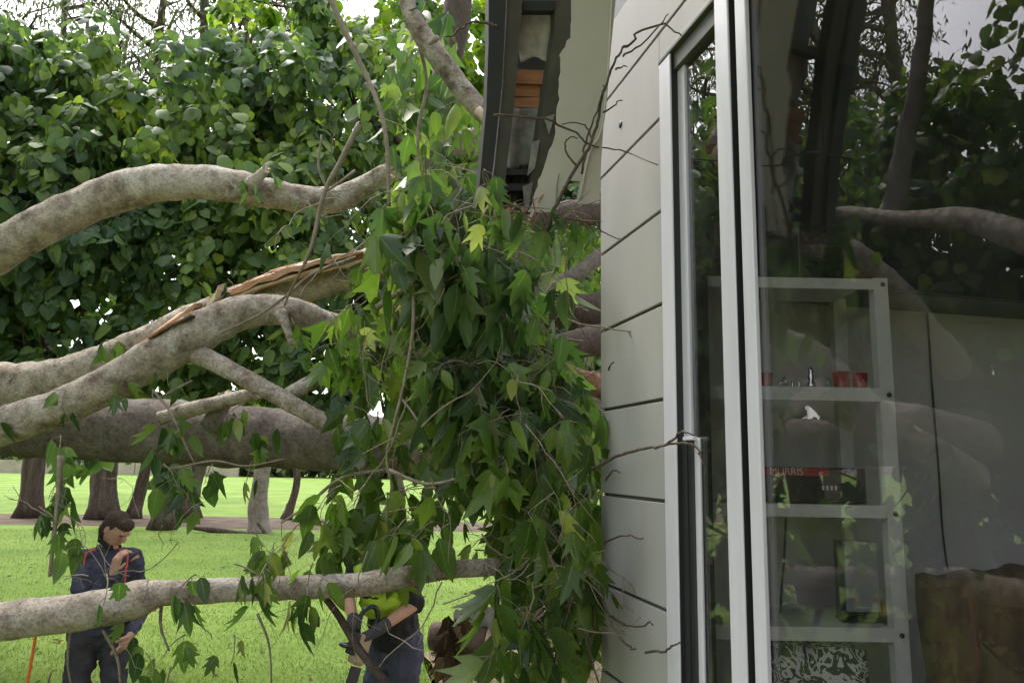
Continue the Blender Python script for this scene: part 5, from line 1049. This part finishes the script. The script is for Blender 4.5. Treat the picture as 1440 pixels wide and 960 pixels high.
def lathe(name, c, prof, mat, label, cat, group=None):
    V, F = [], []; n = 16
    for r_, z in prof:
        for i in range(n): V.append(np.asarray(c) + np.array([r_ * math.cos(6.283 * i / n), r_ * math.sin(6.283 * i / n), z]))
    for j in range(len(prof) - 1):
        for i in range(n): F.append((j * n + i, j * n + (i + 1) % n, (j + 1) * n + (i + 1) % n, (j + 1) * n + i))
    return tag(link(name, mesh_py(name, V, F), mat, None, True, org=c), label, cat, group)
def spt(px, tier, Y): return np.array([at(px, 540, Y)[0], Y, tz[tier]])
Yi = SY + 0.10
lathe('ornament', spt(1141, 1, Yi), [(0.0, 0.001), (0.016, 0.001), (0.016, 0.02), (0.009, 0.03), (0.012, 0.045), (0.008, 0.06), (0.009, 0.068), (0.004, 0.078), (0.0, 0.08)], MAT['chrome'], 'tall shiny metal tower ornament on the second tier', 'ornament')
lathe('bottle', spt(1165, 1, Yi), [(0.0, 0.001), (0.010, 0.001), (0.010, 0.026), (0.004, 0.034), (0.004, 0.044), (0.0, 0.045)], MAT['green_glass'], 'tiny green glass bottle on the second tier', 'bottle')
c = spt(1100, 1, Yi); orn = thing('ornament', c, 'shiny triangular metal ornament like a letter on the second tier', 'ornament')
for d0, d1 in (((-0.018, 0), (0.010, 0.040)), ((0.010, 0.040), (0.014, 0)), ((-0.004, 0.016), (0.013, 0.016))):
    tube('bar', np.array([c + [d0[0], 0, d0[1] + 0.004], c + [d1[0], 0, d1[1] + 0.004]]), np.array([0.004, 0.004]), MAT['chrome'], orn, 8)
c = spt(1119, 1, Yi); rg = tube('ring_ornament', catmull(np.array([c + [-0.012, 0, 0.03], c + [-0.010, 0, 0.008], c + [0.0, 0, 0.004], c + [0.010, 0, 0.008], c + [0.012, 0, 0.03]]), 6), np.full(25, 0.0035), MAT['chrome'], None, 8, org=c)
tag(rg, 'small shiny curved metal ornament beside the triangular one', 'ornament')
# black box with red and white print
bx0, bx1 = at(1066, 680, SY + 0.08)[0], at(1218, 680, SY + 0.08)[0]; zt = at(1150, 657, SY + 0.08)[2]
gb = thing('printed_box', ((bx0 + bx1) / 2, SY + 0.15, tz[2]), 'black carton with a red band and white letters on the third tier', 'box')
sbox('carton', bx0, bx1, SY + 0.08, SY + 0.26, tz[2] + 0.001, zt, MAT['black_plastic'], gb, 0.004)
sbox('red_band', bx0 + 0.01, bx0 + (bx1 - bx0) * 0.66, SY + 0.0775, SY + 0.0795, zt - 0.028, zt - 0.003, MAT['print_red'], gb)
def text3d(s, loc, size, mat, parent, name='lettering'):
    cu = bpy.data.curves.new(name, 'FONT'); cu.body = s; cu.size = size; cu.extrude = 0.0004; cu.materials.append(mat)
    tmp = bpy.data.objects.new('tmp', cu); COL.objects.link(tmp); bpy.context.view_layer.update(); me = bpy.data.meshes.new_from_object(tmp); bpy.data.objects.remove(tmp); me.name = name
    o = bpy.data.objects.new(name, me); COL.objects.link(o); o.parent = parent; o.location = Vector(np.asarray(loc) - ROOT[parent]); o.rotation_euler = (rad(90), 0, 0); return o
text3d('MURRIS', (at(1082, 660, SY + 0.076)[0], SY + 0.0765, zt - 0.026), 0.034, MAT['print_white'], gb)
for i in range(4): sbox('print_mark', at(1156 + i * 6, 690, SY + .08)[0], at(1159 + i * 6, 690, SY + .08)[0], SY + 0.078, SY + 0.0795, zt - 0.075, zt - 0.060, MAT['print_white'], gb)
# grey display on the fourth tier
dx0, dx1 = at(1189, 800, SY + 0.1)[0], at(1236, 800, SY + 0.1)[0]; dz1 = at(1210, 760, SY + 0.1)[2]; dz0 = tz[3]
dsp = thing('display_stand', ((dx0 + dx1) / 2, SY + 0.15, dz0), 'upright grey display panel on a dark foot, fourth tier', 'display')
sbox('back_frame', dx0 - 0.018, dx1 - 0.004, SY + 0.116, SY + 0.15, dz0 + 0.012, dz1 - 0.002, MAT['dark_panel'], dsp, 0.004)
sbox('panel', dx0, dx1, SY + 0.10, SY + 0.115, dz0 + 0.03, dz1, MAT['grey_panel'], dsp, 0.003)
sbox('foot', dx0 - 0.02, dx1 + 0.008, SY + 0.075, SY + 0.16, dz0 + 0.001, dz0 + 0.0115, MAT['black_plastic'], dsp, 0.004)
sbox('name_strip', at(1209, 856, SY + .1)[0], at(1223, 856, SY + .1)[0], SY + 0.0985, SY + 0.0995, dz0 + 0.043, dz0 + 0.046, MAT['print_white'], dsp)
for xx in (1198, 1203, 1226, 1231): sbox('print_mark', at(xx, 840, SY + .1)[0], at(xx + 3, 840, SY + .1)[0], SY + 0.0985, SY + 0.0995, dz0 + 0.07, dz0 + 0.078, MAT['amber_paint'], dsp)
rb = sbox('red_packet', at(1238, 850, SY + .14)[0], at(1256, 850, SY + .14)[0], SY + 0.13, SY + 0.2, dz0 + 0.001, dz0 + 0.06, MAT['red_glass'], None, 0.004, org=spt(1247, 3, SY + .16)); tag(rb, 'small red packet tucked beside the display on the fourth tier', 'packet')
# black radio on top
rx0, rx1 = at(1124, 350, SY + 0.06)[0], at(1190, 350, SY + 0.06)[0]; rz1 = at(1155, 318, SY + 0.06)[2]
rd = thing('radio', ((rx0 + rx1) / 2, SY + 0.12, tz[0]), 'black slatted radio standing on the top tier of the shelf', 'radio')
sbox('case', rx0, rx1, SY + 0.07, SY + 0.2, tz[0] + 0.001, rz1, MAT['black_plastic'], rd, 0.005)
for i in range(5): sbox('slat', rx0 + 0.02, rx1 - 0.012, SY + 0.064, SY + 0.0695, tz[0] + 0.02 + i * 0.028, tz[0] + 0.024 + i * 0.028, MAT['dark_panel'], rd, 0.001)
# patterned bag on the lowest tier
V, F = [], []; nx, nz = 10, 8; gx0, gx1 = at(1094, 930, SY + 0.06)[0], at(1222, 930, SY + 0.06)[0]; gz1 = at(1150, 911, SY + 0.06)[2]
for b in range(2):
    for j in range(nz):
        for i in range(nx):
            u, v = i / (nx - 1), j / (nz - 1); V.append((gx0 + (gx1 - gx0) * u + 0.012 * (v - .5) * (1 if u > .5 else -1) * -1, SY + 0.06 + 0.16 * b + 0.012 * math.sin(u * 8 + v * 5) * (1 - b) - 0.03 * math.sin(math.pi * u) * math.sin(math.pi * v) * (1 - 2 * b), z5 + 0.001 + (gz1 - z5) * v + 0.006 * math.sin(u * 11) * v))
m_ = nx * nz
for j in range(nz - 1):
    for i in range(nx - 1):
        a = j * nx + i; F += [(a, a + 1, a + nx + 1, a + nx), (m_ + a, m_ + a + nx, m_ + a + nx + 1, m_ + a + 1)]
rim = [(i, i + 1) for i in range(nx - 1)] + [((nz - 1) * nx + i + 1, (nz - 1) * nx + i) for i in range(nx - 1)] + [((j + 1) * nx, j * nx) for j in range(nz - 1)] + [(j * nx + nx - 1, (j + 1) * nx + nx - 1) for j in range(nz - 1)]
F += [(b_, a_, a_ + m_, b_ + m_) for a_, b_ in rim]
bg_ = link('patterned_bag', bm_fix(mesh_py('bag', V, F)), MAT['swirl_print'], None, True, org=((gx0 + gx1) / 2, SY + 0.14, z5)); tag(bg_, 'white bag with black swirl print on the lowest tier', 'bag')
# cords
cd = tube('cord', catmull(np.array([at(1105, 728, SY + 0.2), at(1103, 780, SY + 0.2), at(1099, 830, SY + 0.2), at(1096, 884, SY + 0.2)]), 6), np.full(19, 0.004), MAT['cord_black'], None, 6, org=at(1096, 884, SY + 0.2)); tag(cd, 'black cord hanging inside the fourth tier of the shelf', 'cord')
def on_end(px, py, s=2.69):
    d = _F + _R * (px - 720) / FPX + _U * (480 - py) / FPX; k = ((W(s, 0, 0) - EYE) @ D) / (d @ D); return EYE + d * k
cd = tube('cord', catmull(np.array([on_end(1304, 440), on_end(1312, 560), on_end(1320, 660), on_end(1326, 750), on_end(1336, 822)]), 8), np.full(33, 0.004), MAT['cord_black'], None, 6, org=on_end(1336, 822)); tag(cd, 'thin dark cord running down the inner wall right of the shelf', 'cord')
# dark cupboard high on the inner wall, added to darken the glass above the shelf
ca = on_end(1300, 415, 2.40); cb = on_end(1330, 415, 2.40); tc0 = (cb - W0) @ N
cab = thing('dark_backing', W(2.55, tc0 - 0.6, cb[2]), 'dark backing added high on the inner wall to darken the glass above the shelf', 'backing')
wbox('backing_box', 2.42, 2.699, -2.9, -0.17, cb[2], 3.558, MAT['dark_panel'], cab, 0.004)
for i in range(5): wbox('door', 2.40, 2.4195, -0.708 - 0.54 * i, -0.172 - 0.54 * i, cb[2] + 0.002, 3.556, MAT['dark_panel'], cab, 0.003)  # flat dark fronts of the same added backing
# brown cloth covered seat
b0 = at(1330, 822, 2.3); b1 = at(1560, 822, 2.3); V, F = [], []; nx, nz, ny = 18, 12, 5
def seat_pt(u, v, w):
    x = b0[0] + (b1[0] - b0[0]) * u; top = b0[2] + 0.03 * min(1, max(0, (u - 0.12) / 0.08)) + 0.008 * math.sin(u * 23) + 0.01 * math.sin(u * 9 + 2)
    return np.array([x + 0.01 * math.sin(v * 9 + w * 3) * (u < .9), 2.3 + 0.16 * w + 0.018 * math.sin(u * 17 + v * 6) * (1 - v) + 0.012 * math.sin(u * 31), 0.905 + (top - 0.905) * v])
for w in (0, 1):
    for j in range(nz):
        for i in range(nx): V.append(seat_pt(i / (nx - 1), j / (nz - 1), w))
m_ = nx * nz
for j in range(nz - 1):
    for i in range(nx - 1):
        a = j * nx + i; F += [(a, a + 1, a + nx + 1, a + nx), (m_ + a, m_ + a + nx, m_ + a + nx + 1, m_ + a + 1)]
rim = [(i, i + 1) for i in range(nx - 1)] + [((nz - 1) * nx + i + 1, (nz - 1) * nx + i) for i in range(nx - 1)] + [((j + 1) * nx, j * nx) for j in range(nz - 1)] + [(j * nx + nx - 1, (j + 1) * nx + nx - 1) for j in range(nz - 1)]
F += [(b_, a_, a_ + m_, b_ + m_) for a_, b_ in rim]
st = link('draped_screen', bm_fix(mesh_py('draped', V, F)), MAT['brown_cloth'], None, True, org=((b0[0] + b1[0]) / 2, 2.38, 0.905)); tag(st, 'dark brown cloth cover with a creased top edge at the lower right behind the glass', 'cloth')
